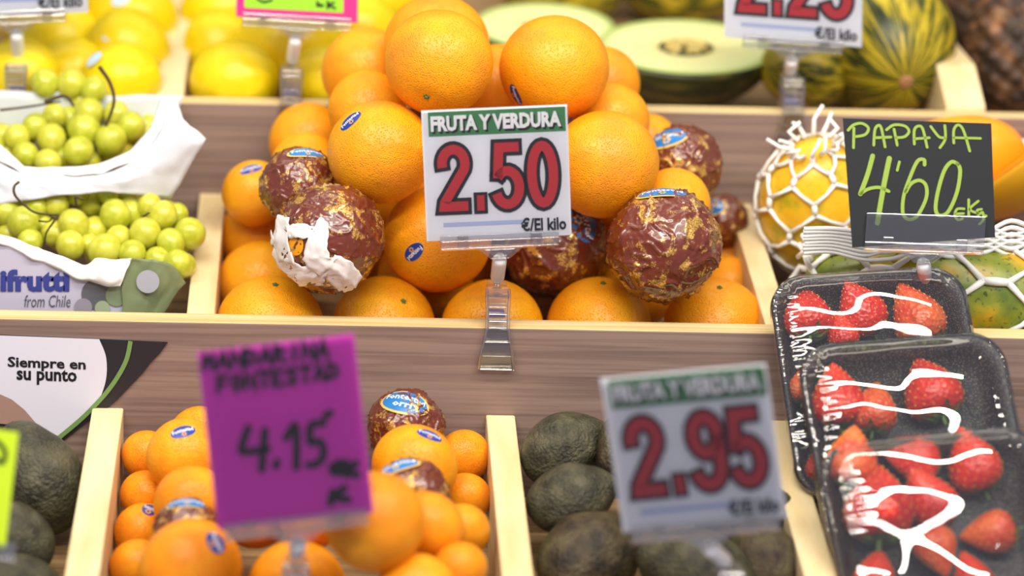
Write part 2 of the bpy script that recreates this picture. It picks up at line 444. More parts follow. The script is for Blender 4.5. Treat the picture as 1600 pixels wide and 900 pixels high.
def patch(shape, c, r, Rm, sq, cdir, ang, lift, name, mat, par, parM):
    """lay 2D shapes (verts, faces in metres) on the fruit surface around direction cdir"""
    cd = cdir.normalized(); e1 = (rr - cd * rr.dot(cd)).normalized(); e2 = cd.cross(e1)
    ca, sa = math.cos(ang), math.sin(ang); f1 = e1 * ca + e2 * sa; f2 = -e1 * sa + e2 * ca
    Ri = Rm.to_3x3().inverted(); vs = []
    for v in shape[0]:
        d = (cd * r + f1 * v.x + f2 * v.y).normalized(); l = Ri @ d
        vs.append(d * (r * lift / math.sqrt(l.x ** 2 + l.y ** 2 + (l.z / sq) ** 2)))
    mb = MB(); mb.add(vs, shape[1]); o = mb.build(name, mat, smooth=True)
    o.parent = par
    if parM is not None: o.matrix_parent_inverse = parM.inverted(); o.location = c
    return o
def disc2d(a, b, nr=4, na=24):
    vs = [Vector((0, 0))]; fs = []
    for i in range(1, nr + 1):
        for k in range(na):
            t = 2 * math.pi * k / na; vs.append(Vector((a * i / nr * math.cos(t), b * i / nr * math.sin(t))))
    for k in range(na): fs.append((0, 1 + k, 1 + (k + 1) % na))
    for i in range(nr - 1):
        for k in range(na):
            fs.append((1 + i * na + k, 1 + (i + 1) * na + k, 1 + (i + 1) * na + (k + 1) % na, 1 + i * na + (k + 1) % na))
    return vs, fs
TXT_F = text2d('Fontestad', 1, 1, .02, res=1)
TXT_O = text2d('orri', 1, 1, .02, res=1)
def sticker(par, parM, c, r, Rm, sq, sx, sy, ang, a=.0115, b=.0068, lift=1.004, wrapped=False, second=None):
    cd = hit(sx, sy, c, r)
    if wrapped:
        patch(disc2d(a * 1.16, b * 1.2), c, r, Rm, sq, cd, ang, lift, 'label_border', GOLD, par, parM); lift += .006
        base = patch(disc2d(a, b), c, r, Rm, sq, cd, ang, lift, 'printed_label', LBLUE, par, parM)
    else:
        base = patch(disc2d(a, b), c, r, Rm, sq, cd, ang, lift, 'sticker', BLUE, par, parM)
    y0, y1 = (-.12, .55) if not second else (.05, .6)
    t = fit(TXT_F, -a * .82, y0 * b, a * .82, y1 * b)
    l = patch(t, c, r, Rm, sq, cd, ang, lift + .004, 'lettering', WHITE_INK, base, None)
    if second:
        patch(fit(TXT_O, -a * .4, -.6 * b, a * .35, -.1 * b), c, r, Rm, sq, cd, ang, lift + .004, 'lettering', WHITE_INK, base, None)
    else:
        vs = []; fs = []
        for k in range(6):
            q = disc2d(b * .11, b * .11, 1, 8); an = k * math.pi / 3; o = Vector((math.cos(an) * b * .26, -b * .45 + math.sin(an) * b * .24)); n = len(vs)
            vs += [v + o for v in q[0]]; fs += [tuple(n + i for i in f) for f in q[1]]
        patch((vs, fs), c, r, Rm, sq, cd, ang, lift + .004, 'flower_mark', ORANGE_INK if not wrapped else GOLD, base, None)
def fruit(name, me, c, r, zdir, spin, label, cat, group, sq=SQ, calyx=True, stick=None, **kw):
    Rm = rot_to(zdir, spin); Mx = Matrix.Translation(c) @ Rm @ Matrix.Diagonal((r, r, r, 1))
    o = link(name, me); o.matrix_world = Mx; o.location = c; o.rotation_euler = Rm.to_euler(); o.scale = (r, r, r)
    tag(o, label, cat, group)
    if calyx:
        k = link('calyx', BUT, o); k.location = (0, 0, sq * .965)
    if stick: sticker(o, Mx, c, r, Rm, sq, *stick, **kw)
    return o, Mx, Rm

# ------------------------------------------------------------------ middle tier: big oranges
G_OR = 'large oranges heaped in the middle tier'
# (px, py, r_px, stem direction, material, label, sticker, wrapped)
U, FR = (0, 0, 1), (0, -1, .3)
OR = [
 ('L3', 398, 302, 52, (0, 1, 0), 1, 'orange at far left rear of the heap beside the wooden divider, sticker on top', (392, 263, .3, .0105, .005)),
 ('L2', 408, 372, 66, (0, 1, 1), 2, 'orange against the left divider, second from the rear', None),
 ('L1', 410, 443, 70, (0, 1, 1), 1, 'orange against the left divider, just behind the front left one', None),
 ('B1', 422, 512, 85, (.1, -.25, 1), 1, 'leftmost orange of the front row behind the board, stalk scar on top', None),
 ('B2', 600, 511, 81, (.4, -.6, .8), 1, 'orange second from left in the front row, under the torn wrapper', None),
 ('B3', 769, 513, 80, (0, 1, 1), 1, 'orange in the middle of the front row, behind the clear clip', None),
 ('B4', 936, 511, 82, (.02, -.15, 1), 1, 'orange with a green button on top, fourth in the front row', None),
 ('B5', 1117, 511, 80, (0, -.3, 1), 0, 'rightmost orange of the front row beside the right divider', None),
 ('R5', 1138, 452, 52, (0, 1, 0), 0, 'orange at the right divider just behind the front right one', None),
 ('R4', 1130, 412, 46, (0, 1, 0), 1, 'small looking orange at the right divider under the rear wrapped orange', (1128, 371, -.5, .011, .005)),
 ('L5', 478, 262, 56, (0, 1, 0), 1, 'orange behind the left rear wrapper, half hidden', None),
 ('L4', 482, 222, 62, (0, 1, 0), 0, 'orange left of the heap, high against the upper board', None),
 ('R3', 1052, 320, 58, (0, 1, 0), 1, 'orange between two wrapped oranges on the right side', None),
 ('R0', 1012, 225, 48, (0, 1, 0), 1, 'orange at the right rear whose top just shows beside the blue label', None),
 ('U1', 574, 172, 62, (0, 1, 0), 0, 'orange with pale shoulder at left of heap, behind the stickered one', None),
 ('U0', 572, 112, 70, (0, 1, .3), 0, 'out of focus orange upper left of the heap', None),
 ('R2', 955, 190, 60, (0, 1, 0), 1, 'orange right of the heap, partly hidden under the smooth upper right one', None),
 ('R1', 940, 132, 60, (0, 1, 0), 2, 'orange behind the upper right one, only its right rim showing', None),
 ('O7', 776, 135, 66, (0, 1, 0), 0, 'orange seen in the gap between the two top oranges', None),
 ('O3', 682, 72, 83, (0, 1, 1), 0, 'topmost orange of the heap, cut by the top of the picture', None),
 ('O6', 683, 374, 85, (0, 1, .4), 0, 'orange with upside-down blue sticker, left of and under the 2.50 sign', (645, 395, -2.35, .0105, .0062)),
 ('O4', 594, 238, 83, (0, 1, .6), 0, 'orange with blue sticker upper left, left of the 2.50 sign', (547, 188, .45, .0105, .0062)),
 ('O5', 944, 257, 86, (-.2, 1, .5), 0, 'plain orange right of the 2.50 sign', None),
 ('O2', 866, 106, 86, (0, .6, 1), 0, 'orange at the upper right of the heap with purple sticker at its lower left', (804, 150, -1.0, .0105, .0055)),
 ('O1', 686, 98, 85, (-.32, -1, -.62), 0, 'orange near the top with green stalk button on its underside', None),
]
WR = [
 ('W6', 1128, 343, 40, 'wrapped orange farthest right, low against the divider', (1112, 322, -.4, .012, .008), 2),
 ('W5', 1065, 258, 63, 'wrapped orange at the right rear with large blue label facing up', (1042, 214, -.15, .017, .010), 1),
 ('W2', 468, 292, 62, 'wrapped orange at the left rear, behind the torn one', (480, 238, .25, .016, .006), 2),
 ('W3', 868, 384, 80, 'wrapped orange with blue label on end, right under the 2.50 sign', (912, 345, -1.35, .020, .0125), 0),
 ('W4', 1038, 384, 89, 'wrapped orange with shiny gold print, large at the right front', (1035, 300, -.1, .020, .008), 1),
 ('W1', 516, 371, 84, 'wrapped orange with torn white tissue, left front', None, 0),
]
place = {}
LAY = dict(B1=None, B2=None, B3=None, B4=None, B5=None, L1=None, L2=None, L3=.19, R5=None, R4=None, O6=.075, W1=.075, W3=.078, W4=.072, W2=.125, L5=.175, L4=.195,
           R3=.115, W5=.165, W6=.20, R0=.20, O4=.100, O5=.100, U1=.165, U0=.19, R2=.16, R1=.185, O1=.110, O2=.115, O7=.16, O3=.165)
src = {a[0]: a for a in OR + WR}
place = settle({k: [src[k][1], src[k][2], src[k][3], Y] for k, Y in LAY.items()}, fl_mid, 0, ZM, .25 - BT)
cores = [Vector((atY(px, 400, yy).x, yy, fl_mid(yy) + .040)) for yy, xs in ((.135, (500, 665, 830, 990)), (.205, (560, 720, 880, 1030))) for px in xs]
cores += [Vector((atY(px, 300, yy).x, yy, fl_mid(yy) + .105)) for yy, px in ((.165, 620), (.165, 790), (.165, 950))]
for q in cores:
    if all((q - c).length > (.040 + r) * .86 for c, r in place.values()):
        fruit('orange', OME[0], q, .040, (0, 1, .2), 0, 'orange buried inside the heap, hidden by those in front', 'orange', 'oranges hidden in the core of the heap', calyx=False)
for a in OR:
    c, r = place[a[0]]
    fruit('orange', OME[a[5]], c, r, a[4], random.uniform(0, 6), a[6], 'orange', G_OR, stick=a[7])
def wrapped(name, a, plc, group, second=None):
    c, r = plc; q = WME[a[6] if len(a) > 6 else a[-1]]
    o = link(name, q); Rm = Matrix.Rotation(random.uniform(0, 6), 4, 'Z') @ Matrix.Rotation(random.uniform(-.5, .5), 4, 'X')
    o.location = c; o.rotation_euler = Rm.to_euler(); o.scale = (r, r, r)
    tag(o, a[4], 'orange' if 'orange' in name else 'mandarin', group)
    if a[5]: sticker(o, Matrix.Translation(c) @ Rm @ Matrix.Diagonal((r, r, r, 1)), c, r, Matrix.Identity(4), 1, *a[5], lift=1.02, wrapped=True, second=second)
    return o
wobj = {}
for a in WR: wobj[a[0]] = wrapped('wrapped_orange', a, place[a[0]], 'oranges in brown and gold paper')
# torn tissue on the left front wrapped orange
c, r = place['W1']; o = wobj['W1']
strips = [
 [[(428, 336), (442, 338), (457, 343)], [(422, 375), (438, 372), (456, 378)], [(428, 412), (446, 405), (466, 412)]],
 [[(403, 412), (414, 402), (432, 384)], [(430, 432), (436, 418), (452, 402)], [(470, 444), (474, 430), (480, 414)], [(506, 440), (510, 425), (520, 408)]],
 [[(500, 343), (507, 345), (514, 352)], [(484, 372), (498, 376), (512, 386)], [(476, 402), (496, 400), (516, 400)], [(500, 428), (515, 415), (528, 400)]],
 [[(506, 428), (514, 410), (522, 394)], [(528, 446), (536, 426), (546, 404)], [(540, 450), (552, 440), (563, 428)]],
 [[(450, 354), (470, 350), (494, 356)], [(456, 372), (468, 372), (486, 372)]],
 [[(414, 372), (422, 362), (430, 360)], [(416, 388), (425, 384), (436, 380)]]]
mbs = MB()
for st in strips:
    rows = []
    for rw in st:
        rows.append([c + hit(px, py, c, r * .99) * r * (1.05 + .03 * (k == 1) + random.uniform(0, .04)) for k, (px, py) in enumerate(rw)])
    g = lingrid(rows, 6, 6); Wd = len(g[0]); vs = [p + noise.noise_vector(p * 260) * .0016 - c for rw in g for p in rw]
    mbs.add(vs, [(i * Wd + j, i * Wd + j + 1, (i + 1) * Wd + j + 1, (i + 1) * Wd + j) for i in range(len(g) - 1) for j in range(Wd - 1)])
ts = mbs.build('torn_tissue', TISSUE, smooth=True); ts['label'] = 'torn white tissue paper over a hole'
Mx = Matrix.Translation(c) @ o.rotation_euler.to_matrix().to_4x4() @ Matrix.Diagonal((r, r, r, 1))
ts.parent = o; ts.matrix_parent_inverse = Mx.inverted(); ts.location = c
s = ts.modifiers.new('thickness', 'SOLIDIFY'); s.thickness = .0003
hole = patch(disc2d(.008, .009), c, r, Matrix.Identity(4), 1, hit(462, 381, c, r), 0, 1.03, 'exposed_peel', ORG[0], o, Mx)

# ------------------------------------------------------------------ lowest tier: mandarins
G_MA = 'mandarins heaped in the lowest tier'
MA = [
 ('a', 231, 712, 42, 1, 'mandarin at the left rear corner below the board', (299, 668, 1.0, .0, .0)),
 ('b', 312, 682, 49, 1, 'mandarin topmost at the left rear, peeking over a stickered one', None),
 ('c', 229, 774, 42, 0, 'mandarin at the left divider, second from the rear', None),
 ('d', 224, 832, 47, 0, 'mandarin at the left divider with small blue sticker at its upper right', (234, 795, -.3, .006, .007)),
 ('e', 216, 886, 46, 0, 'mandarin at the left divider, at the bottom edge of the picture', None),
 ('f', 724, 713, 43, 0, 'mandarin at the right rear beside the pine divider', None),
 ('g', 727, 777, 41, 0, 'mandarin at the right divider, second from the rear', None),
 ('h', 722, 829, 44, 1, 'mandarin at the right divider, third from the rear', None),
 ('i', 718, 888, 44, 0, 'mandarin at the right divider, near the bottom edge', None),
 ('j', 400, 720, 52, 0, None, None), ('k', 500, 700, 55, 0, None, None), ('l', 400, 800, 58, 0, 'mandarin showing under the lower left corner of the magenta sign', None),
 ('m', 490, 800, 58, 1, None, None),
 ('n', 289, 713, 61, 1, 'large mandarin with blue sticker on top, left of the magenta sign', (286, 673, .35, .0105, .0055)),
 ('W1', 635, 668, 60, 0, 'wrapped mandarin at the top right of the heap with blue label', (632, 626, -.35, .021, .011)),
 ('o', 648, 728, 68, 1, 'large mandarin with blue oval sticker on top, right of the magenta sign', (672, 679, -.15, .0105, .0055)),
 ('p', 300, 787, 61, 0, 'mandarin in the middle of the left side, above the wrapped one', None),
 ('W2', 640, 778, 63, 0, 'wrapped mandarin half hidden among the right hand ones', (618, 728, .1, .019, .007)),
 ('q', 668, 824, 58, 0, 'mandarin right of the big one under the magenta sign', None),
 ('r', 650, 930, 66, 1, 'mandarin cut by the bottom edge, right of the clip stem', None),
 ('W3', 292, 828, 50, 0, 'wrapped mandarin squeezed between two on the left side', (292, 784, .05, .017, .006)),
 ('s', 586, 815, 79, 0, 'biggest mandarin, under the lower right corner of the magenta sign', None),
 ('t', 464, 921, 78, 1, 'mandarin behind the clip stem at the bottom edge', None),
 ('u', 298, 888, 81, 0, 'big mandarin at the bottom left with blue round sticker', (338, 847, -1.0, .009, .0075)),
]
LM = dict(a=-.06, b=-.075, c=-.10, d=-.14, e=-.18, f=-.055, g=-.10, h=-.14, i=-.18, j=-.12, k=-.11, l=-.16, m=-.17, n=-.105, W1=-.06, o=-.10, p=-.145, W2=-.13, q=-.17, r=-.205, W3=-.18, s=-.195, t=-.21, u=-.205)
mpl = settle({a[0]: [a[1], a[2], a[3], LM[a[0]]] for a in MA}, fl_low, -.25, ZL, -.026, slack=.93)
for n_, a in enumerate(MA):
    c, r = mpl[a[0]]
    if a[0][0] == 'W':
        wrapped('wrapped_mandarin', (a[0], a[1], a[2], a[3], a[5], a[6], n_ % 3), (c, r), 'mandarins in brown and gold paper', second=(a[0] == 'W1'))
        continue
    st = a[6]
    if a[0] == 'a': st = None
    grp = G_MA if a[5] else 'mandarins hidden behind the magenta sign'
    fruit('mandarin', MME[a[4]], c, r, (random.uniform(-.4, .4), 1, random.uniform(-.2, .8)), random.uniform(0, 6), a[5] or 'mandarin hidden behind the magenta sign',
          'mandarin', grp, sq=.9, calyx=False, stick=st)

# ------------------------------------------------------------------ avocados
def avo_mat(name, a, b, c):
    m = Mat(name); v = m.coord(); n = m.tex('ShaderNodeTexNoise', v, 2.0, Detail=4)
    cc = m.ramp(n, [(.34, a), (.5, b), (.68, c)]); sp = m.tex('ShaderNodeTexVoronoi', v, 17)
    cc = m.mix(.5, cc, m.ramp(sp, [(.1, (150, 145, 110)), (.3, (255, 255, 255))]), 'MULTIPLY')
    h = m.tex('ShaderNodeTexNoise', v, 12, Detail=4); m.base(cc).set(.42, spec=.4).bump(h, .0032, .8); return m.m
AVM = [avo_mat('avocado_skin', (46, 44, 32), (68, 66, 48), (92, 88, 66)), avo_mat('avocado_skin_brown', (44, 36, 26), (74, 62, 42), (90, 84, 56))]
AME = [mesh_of('avocado', ellipsoid(1.32, pear=.30, lump=.04, seed=s), AVM[s % 2]) for s in (0, 1)]
AV = [(885, 700, 58, (.9, .3, .35), 0, 'avocado at the rear, right of the pine divider, scarred skin'),
      (1060, 745, 60, (1, .2, .2), 0, 'avocado hidden behind the 2.95 sign'),
      (985, 712, 56, (-.3, .5, 1), 1, 'avocado showing at the left edge of the 2.95 sign'),
      (895, 778, 56, (.8, .1, .3), 0, 'greenish avocado second from the rear beside the divider'),
      (1160, 800, 60, (1, .2, .2), 1, 'avocado hidden behind the lower right of the 2.95 sign'),
      (925, 872, 75, (.55, .5, .2), 1, 'large brownish avocado lowest beside the divider'),
      (1085, 895, 72, (-.8, .2, .2), 0, 'avocado under the bottom edge of the 2.95 sign, left of its clip'),
      (1195, 878, 60, (-.2, .6, .5), 1, 'avocado under the 2.95 sign, right of its clip')]
AL = [(58, 745, 72, (-.5, .2, 1.0), 0, 'big round avocado at the left under the cardboard, right of the yellow green card'),
      (14, 838, 58, (-.6, .1, .3), 0, 'avocado at the left edge, behind the foot of the yellow green card'),
      (20, 925, 62, (-.8, -.2, .2), 0, 'avocado in the bottom left corner of the picture')]
LA = [-.085, -.12, -.10, -.125, -.15, -.175, -.2, -.19]; LB = [-.10, -.17, -.21]
apl = settle({(a[0], a[1]): [a[0], a[1], a[2], Y] for a, Y in list(zip(AV, LA)) + list(zip(AL, LB))}, fl_low, -.25, ZL, -.03, slack=.93)
for lst in (AV, AL):
    for a in lst:
        c, r = apl[(a[0], a[1])]
        hid = 'hidden' in a[5]
        o, _, _ = fruit('avocado', AME[a[4]], c, r, a[3], random.uniform(0, 6), a[5], 'avocado', 'avocados in the lowest tier', sq=1.32, calyx=False)
        k = MB(); k.tube([(0, 0, 0), (0, 0, .05)], [.09, .07], 8); q = k.build('stalk', STEMB, o); q.location = (0, 0, 1.27)
# ------------------------------------------------------------------ price signs with clear clips
def arc(cx, cy, rx, ry, a0, a1, n=16):
    return [Vector((cx + rx * math.cos(R(a0 + (a1 - a0) * k / n)), cy + ry * math.sin(R(a0 + (a1 - a0) * k / n)))) for k in range(n + 1)]
DIG = {
 '2': [(arc(.26, .70, .165, .20, 195, -25, 16) + [Vector((.115, .16)), Vector((.105, .10)), Vector((.45, .10))], False)],
 '5': [([Vector((.43, .90)), Vector((.145, .90)), Vector((.115, .47))], False), (arc(.25, .335, .17, .235, 142, -160, 20), False)],
 '0': [(arc(.26, .5, .155, .40, 0, 360, 28)[:-1], True)],
 '9': [(arc(.26, .69, .155, .21, 0, 360, 24)[:-1], True), ([Vector((.415, .69)), Vector((.418, .5))] + arc(.25, .335, .17, .235, 8, -160, 14), False)],
}
class Frame:
    """flat local frame of a card set up from three of its corners in a leaning plane"""
    def __init__(s, tl, tr, bl, Y, lean, br=None):
        N = Vector((0, -math.cos(lean), math.sin(lean))); P0 = atY((tr[0] + bl[0]) / 2, (tr[1] + bl[1]) / 2, Y); s.P0 = P0; s.N = N
        A, B, C = (atP(p[0], p[1], P0, N) for p in (tl, tr, bl))
        s.o = C; s.x = (B - A).normalized(); s.W = (B - A).length
        s.y = N.cross(s.x); s.H = (A - C).length; s.x = s.x
        s.A, s.B, s.C = A, B, C; s.E = atP(br[0], br[1], P0, N) if br else B + C - A
        s.sk = (A - C).dot(s.x) / max(1e-6, (A - C).dot(s.y))   # the card's own slight skew is dropped
    def p(s, u, v, l=0): return s.C.lerp(s.E, u) * (1 - v) + s.A.lerp(s.B, u) * v + s.N * l
    def loc(s, px, py):
        q = atP(px, py, s.P0, s.N); u = v = .5
        for _ in range(8):
            e = q - s.p(u, v); u += e.dot(s.x) / s.W; v += e.dot(s.y) / s.H
        return Vector((u, v))
    def mesh(s, name, vf, mat, parent, l, th=0):
        mb = MB(); off = Vector(parent.location)
        vs = [s.p(v.x, v.y, l) - off for v in vf[0]]; mb.add(vs, vf[1]); return mb.build(name, mat, parent)
    def rect(s, name, u0, v0, u1, v1, mat, parent, l, th=.0):
        mb = MB(); off = Vector(parent.location); P = [s.p(u0, v0, l) - off, s.p(u1, v0, l) - off, s.p(u1, v1, l) - off, s.p(u0, v1, l) - off]
        if th: mb.prism(P, -s.N * th)
        else: mb.add(P, [(0, 1, 2, 3)])
        return mb.build(name, mat, parent)
def price_card(fr, digits, parent, header=True):
    fr.rect('card', 0, 0, 1, 1, CARD, parent, 0, .0006)
    sl = fr.rect('sleeve', -.005, -.012, 1.012, 1.012, SLEEVE, parent, .0022)
    L = .0004
    if header:
        fr.rect('header_band', .045, .80, .985, .985, GREEN_INK, parent, L)
        t = fit(text2d('FRUTA Y VERDURA', 1, .8, .05), .06, .835, .955, .955)
        fr.mesh('lettering', ([v + Vector((.012, -.018)) for v in t[0]], t[1]), BLACK_INK, parent, L * 2)
        fr.mesh('lettering', t, WHITE_INK, parent, L * 3)
    xs = {4: [.08, .335, .45, .69]}[4]; y0, hh = .205, .545; wd = .48
    black = MB(); red = MB(); off = Vector(parent.location)
    for ch, x in zip(digits, xs):
        if ch == '.':
            for mb, e, l in ((black, .0, 2), (red, .022, 3)):
                P = [fr.p(x + e, y0 + e * 1.1 - .01, L * l) - off, fr.p(x + .095 - e, y0 + e * 1.1 - .01, L * l) - off, fr.p(x + .095 - e, y0 + .155 - e, L * l) - off, fr.p(x + e, y0 + .155 - e, L * l) - off]
                mb.add(P, [(0, 1, 2, 3)])
            continue
        for pts, cl in DIG[ch]:
            for mb, w_, l, ex in ((black, .235, 2, .050), (red, .135, 3, 0)):
                vs, fs = ribbon(pts, w_, closed=cl, ext=ex)
                mb.add([fr.p(x + v.x * wd, y0 + v.y * hh, L * l) - off for v in vs], fs)
    black.build('digit_outline', BLACK_INK, parent); red.build('digits', RED_INK, parent)
    fr.rect('blue_line', .12, .105, .70, .135, BLUELINE, parent, L)
    fr.mesh('lettering', fit(text2d('€/El kilo', 1, .5, .03), .655, .045, .965, .15), BLACK_INK, parent, L * 2)
def clip(parent, base, fr, barw=.09, barh=.010, tall=.0):
    """clear clamp gripping a board top at base, reaching up to the card's lower edge"""
    off = Vector(parent.location); X = fr.x
    bc = fr.p(.5, 0); sx = Vector((1, 0, 0)); n = fr.N; up_ = fr.y
    mb = MB()
    def pr(mb, u0, u1, v0, v1, l0, l1):
        P = [bc + X * u0 + up_ * v0 + n * l0, bc + X * u1 + up_ * v0 + n * l0, bc + X * u1 + up_ * v1 + n * l0, bc + X * u0 + up_ * v1 + n * l0]
        mb.prism([p - off for p in P], n * (l1 - l0))
    hb = barw / 2
    pr(mb, -hb, hb, -.006, .004 + tall, .001, .0025); pr(mb, -hb, hb, -.006, .004, -.0035, -.002); pr(mb, -hb, hb, -.0075, -.0055, -.0035, .0045)
    for s_ in (-1, 1): pr(mb, s_ * hb * .62 - .004, s_ * hb * .62 + .004, -.007, .004, .0025, .0045)
    pr(mb, -hb, hb, -.001, .0, .0025, .0035)
    mb.build('card_holder', PLASTIC, parent, bevel=.0005)
    mb = MB(); P = [bc + X * u + up_ * v + n * .001 for u, v in ((-.019, -.006), (.019, -.006), (.007, -.0155), (-.007, -.0155))]
    mb.prism([p - off for p in P], n * .003)
    P = [bc + X * u + up_ * v + n * .0045 for u, v in ((-.012, -.0075), (.012, -.0075), (.005, -.013), (-.005, -.013))]
    mb.prism([p - off for p in P], n * .001); mb.build('yoke', PLASTIC, parent, bevel=.0005)
    top = bc - up_ * .014 + n * .002; ktop = base + Vector((0, 0, .030))
    d = (ktop - top); L_ = d.length; k0 = top + d * .05; k1 = k0 + (ktop - k0) * .85
    mb = MB(); mb.tube([k0 - off, k0.lerp(k1, .15) - off, k0.lerp(k1, .9) - off, k1 - off], [.0045, .0056, .0056, .0048], 16); mb.build('swivel_joint', KNUCK, parent, smooth=True)
    mb = MB(); mb.tube([k1 - off, ktop - off + Vector((0, 0, -.002))], .0022, 8); mb.build('pin', PLASTIC, parent, smooth=True)
    # jaws: waisted body in front of the board and a leg behind it
    b = base - off
    prof = [(.0085, .030), (.0088, .024), (.0082, .012), (.0085, .0), (.0125, -.022), (.0138, -.033)]
    mb = MB(); yf = -.0035 - BT
    Pl = [Vector((-u, yf if z < .001 else yf + (z * .35), z)) for u, z in prof]; Pr = [Vector((u, yf if z < .001 else yf + (z * .35), z)) for u, z in prof[::-1]]
    poly = [b + q for q in Pl + Pr]
    for k in range(len(prof) - 1):
        quad = [poly[k], poly[k + 1], poly[-2 - k], poly[-1 - k]]; mb.prism(quad, (0, .003, 0))
    for s_ in (-1, 1):
        mb.tube([b + Vector((s_ * u, (yf if z < .001 else yf + z * .35) - .001, z)) for u, z in prof], .0013, 6)
    for z, hh in ((.018, .003), (.012, .0016), (.007, .002), (.002, .0015), (-.0095, .0012), (-.031, .003)):
        uu_ = .007 if z > -.005 else (.0105 if z > -.02 else .0125)
        mb.box(b + Vector((0, (yf if z < .001 else yf + z * .35) - .0012, z)), (uu_ * 2, .002, hh))
    mb.build('front_jaw', PLASTIC, parent, bevel=.0004)
    mb = MB(); mb.box(b + Vector((0, .0035, .000)), (.016, .003, .060)); mb.box(b + Vector((0, -.012, .026)), (.017, .026, .004))
    mb.build('rear_jaw', PLASTIC, parent, bevel=.0004)
    q = MB(); q.box(b + Vector((0, -.012, .0085)), (.012, .014, .0022)); q.build('spring_strip', plain('violet_plastic', (86, 72, 190), .3), parent)
def sign(label, tl, tr, bl, Y, lean, basepx, baseY, basez, group='price signs on clear clips', br=None):
    fr = Frame(tl, tr, bl, Y, lean, br)
    x = atY(basepx, 500, baseY).x if not isinstance(basepx, tuple) else atY(basepx[0], basepx[1], baseY).x
    base = Vector((x, baseY, basez)); t = empty('price_sign', base); tag(t, label, 'price sign', group); return t, fr, base
# 2.50
t, fr, base = sign('white price card 2.50 with green header, sharp, in front of the oranges', (658, 173), (886, 163), (667, 377), -.030, R(8), (774, 500), 0, ZM)
price_card(fr, '2.50', t); clip(t, base, fr)
# 2.95
t, fr, base = sign('blurred white price card 2.95 with green header over the avocados', (938, 592), (1196, 568), (974, 832), -.315, R(8), (1135, 930), YL0, ZLF)
price_card(fr, '2.95', t); clip(t, base, fr, barw=.1)
# 2.25
t, fr, base = sign('white price card 2.25 cut by the top edge, over the cut melon', (1132, -128), (1348, -112), (1132, 58), .235, R(8), (1231, 165), .25, ZU)
price_card(fr, '2.25', t); clip(t, base, fr, barw=.085)
# far left white card
t, fr, base = sign('white price card cut by the top left corner, only €/El kilo showing', (-95, -170), (132, -178), (-88, 27), .235, R(8), (30, 150), .25, ZU)
price_card(fr, '2.95', t); clip(t, base, fr, barw=.085)
# magenta handwritten
t, fr, base = sign('blurred magenta card with black handwriting 4,15 over the mandarins', (308, 550), (553, 522), (341, 828), -.315, R(8), (462, 930), YL0, ZLF)
fr.rect('card', 0, 0, 1, 1, MAG, t, 0, .0006); fr.rect('sleeve', -.01, -.01, 1.01, 1.01, SLEEVE, t, .002)
def hand(fr, strokes, wd, name, mat, parent, l=.0006, conv=None, n=5):
    mb = MB(); off = Vector(parent.location)
    for st in strokes:
        w_ = wd
        if isinstance(st, tuple): st, w_ = st
        pts = [fr.loc(*(conv(*p) if conv else p)) for p in st]; pts = [Vector((p.x * fr.W, p.y * fr.H)) for p in pts]
        if len(pts) > 2: pts = smoothpts(pts, n)
        vs, fs = ribbon(pts, w_, round_=True); mb.add([fr.p(v.x / fr.W, v.y / fr.H, l) - off for v in vs], fs)
    return mb.build(name, mat, parent)
def hword(txt, x, y, w_, h_, dx, dy):
    G = {'M': [[(0, 0), (.1, 1), (.5, .4), (.9, 1), (1, 0)]], 'A': [[(0, 0), (.5, 1), (1, 0)], [(.2, .4), (.8, .4)]], 'N': [[(0, 0), (0, 1), (1, 0), (1, 1)]],
         'D': [[(0, 0), (0, 1), (.8, .8), (.9, .3), (0, 0)]], 'R': [[(0, 0), (0, 1), (.8, .8), (.1, .5), (1, 0)]], 'I': [[(.5, 0), (.5, 1)]],
         'F': [[(0, 0), (0, 1), (1, 1)], [(0, .5), (.7, .5)]], 'O': [[(.5, 1), (0, .5), (.5, 0), (1, .5), (.5, 1)]], 'T': [[(0, 1), (1, 1)], [(.5, 1), (.5, 0)]],
         'E': [[(1, 1), (0, 1), (0, 0), (1, 0)], [(0, .5), (.7, .5)]], 'S': [[(1, .9), (.3, 1), (.1, .65), (.9, .4), (.7, 0), (0, .1)]]}
    out = []
    for k, ch in enumerate(txt):
        for st in G[ch]:
            out.append([(x + dx * k + px * w_, y + dy * k - py * h_) for px, py in st])
    return out
hs = []
for st in hword('MANDARINA', 318, 577, 16, 24, 22.3, -2.4) + hword('FONTESTAD', 341, 612, 15, 24, 21.5, -2.5):
    hs.append(st)
hand(fr, hs, .0031, 'lettering', BLACK_INK, t, n=1)
hand(fr, [[(388, 668), (378, 697), (382, 706), (418, 701)], [(414, 672), (409, 733)], [(433, 722), (431, 728)], [(447, 684), (462, 666), (463, 730)],
          [(505, 661), (486, 664), (485, 690), (500, 690), (506, 708), (496, 724), (482, 726)], [(508, 650), (516, 645)],
          [(530, 722), (520, 730), (522, 738), (534, 738)], [(518, 730), (532, 729)], [(540, 722), (542, 742)], [(556, 724), (544, 734), (558, 742)],
          [(520, 768), (516, 786)], [(538, 762), (524, 776), (544, 780)]], .0052, 'lettering', BLACK_INK, t)
clip(t, base, fr, barw=.098)
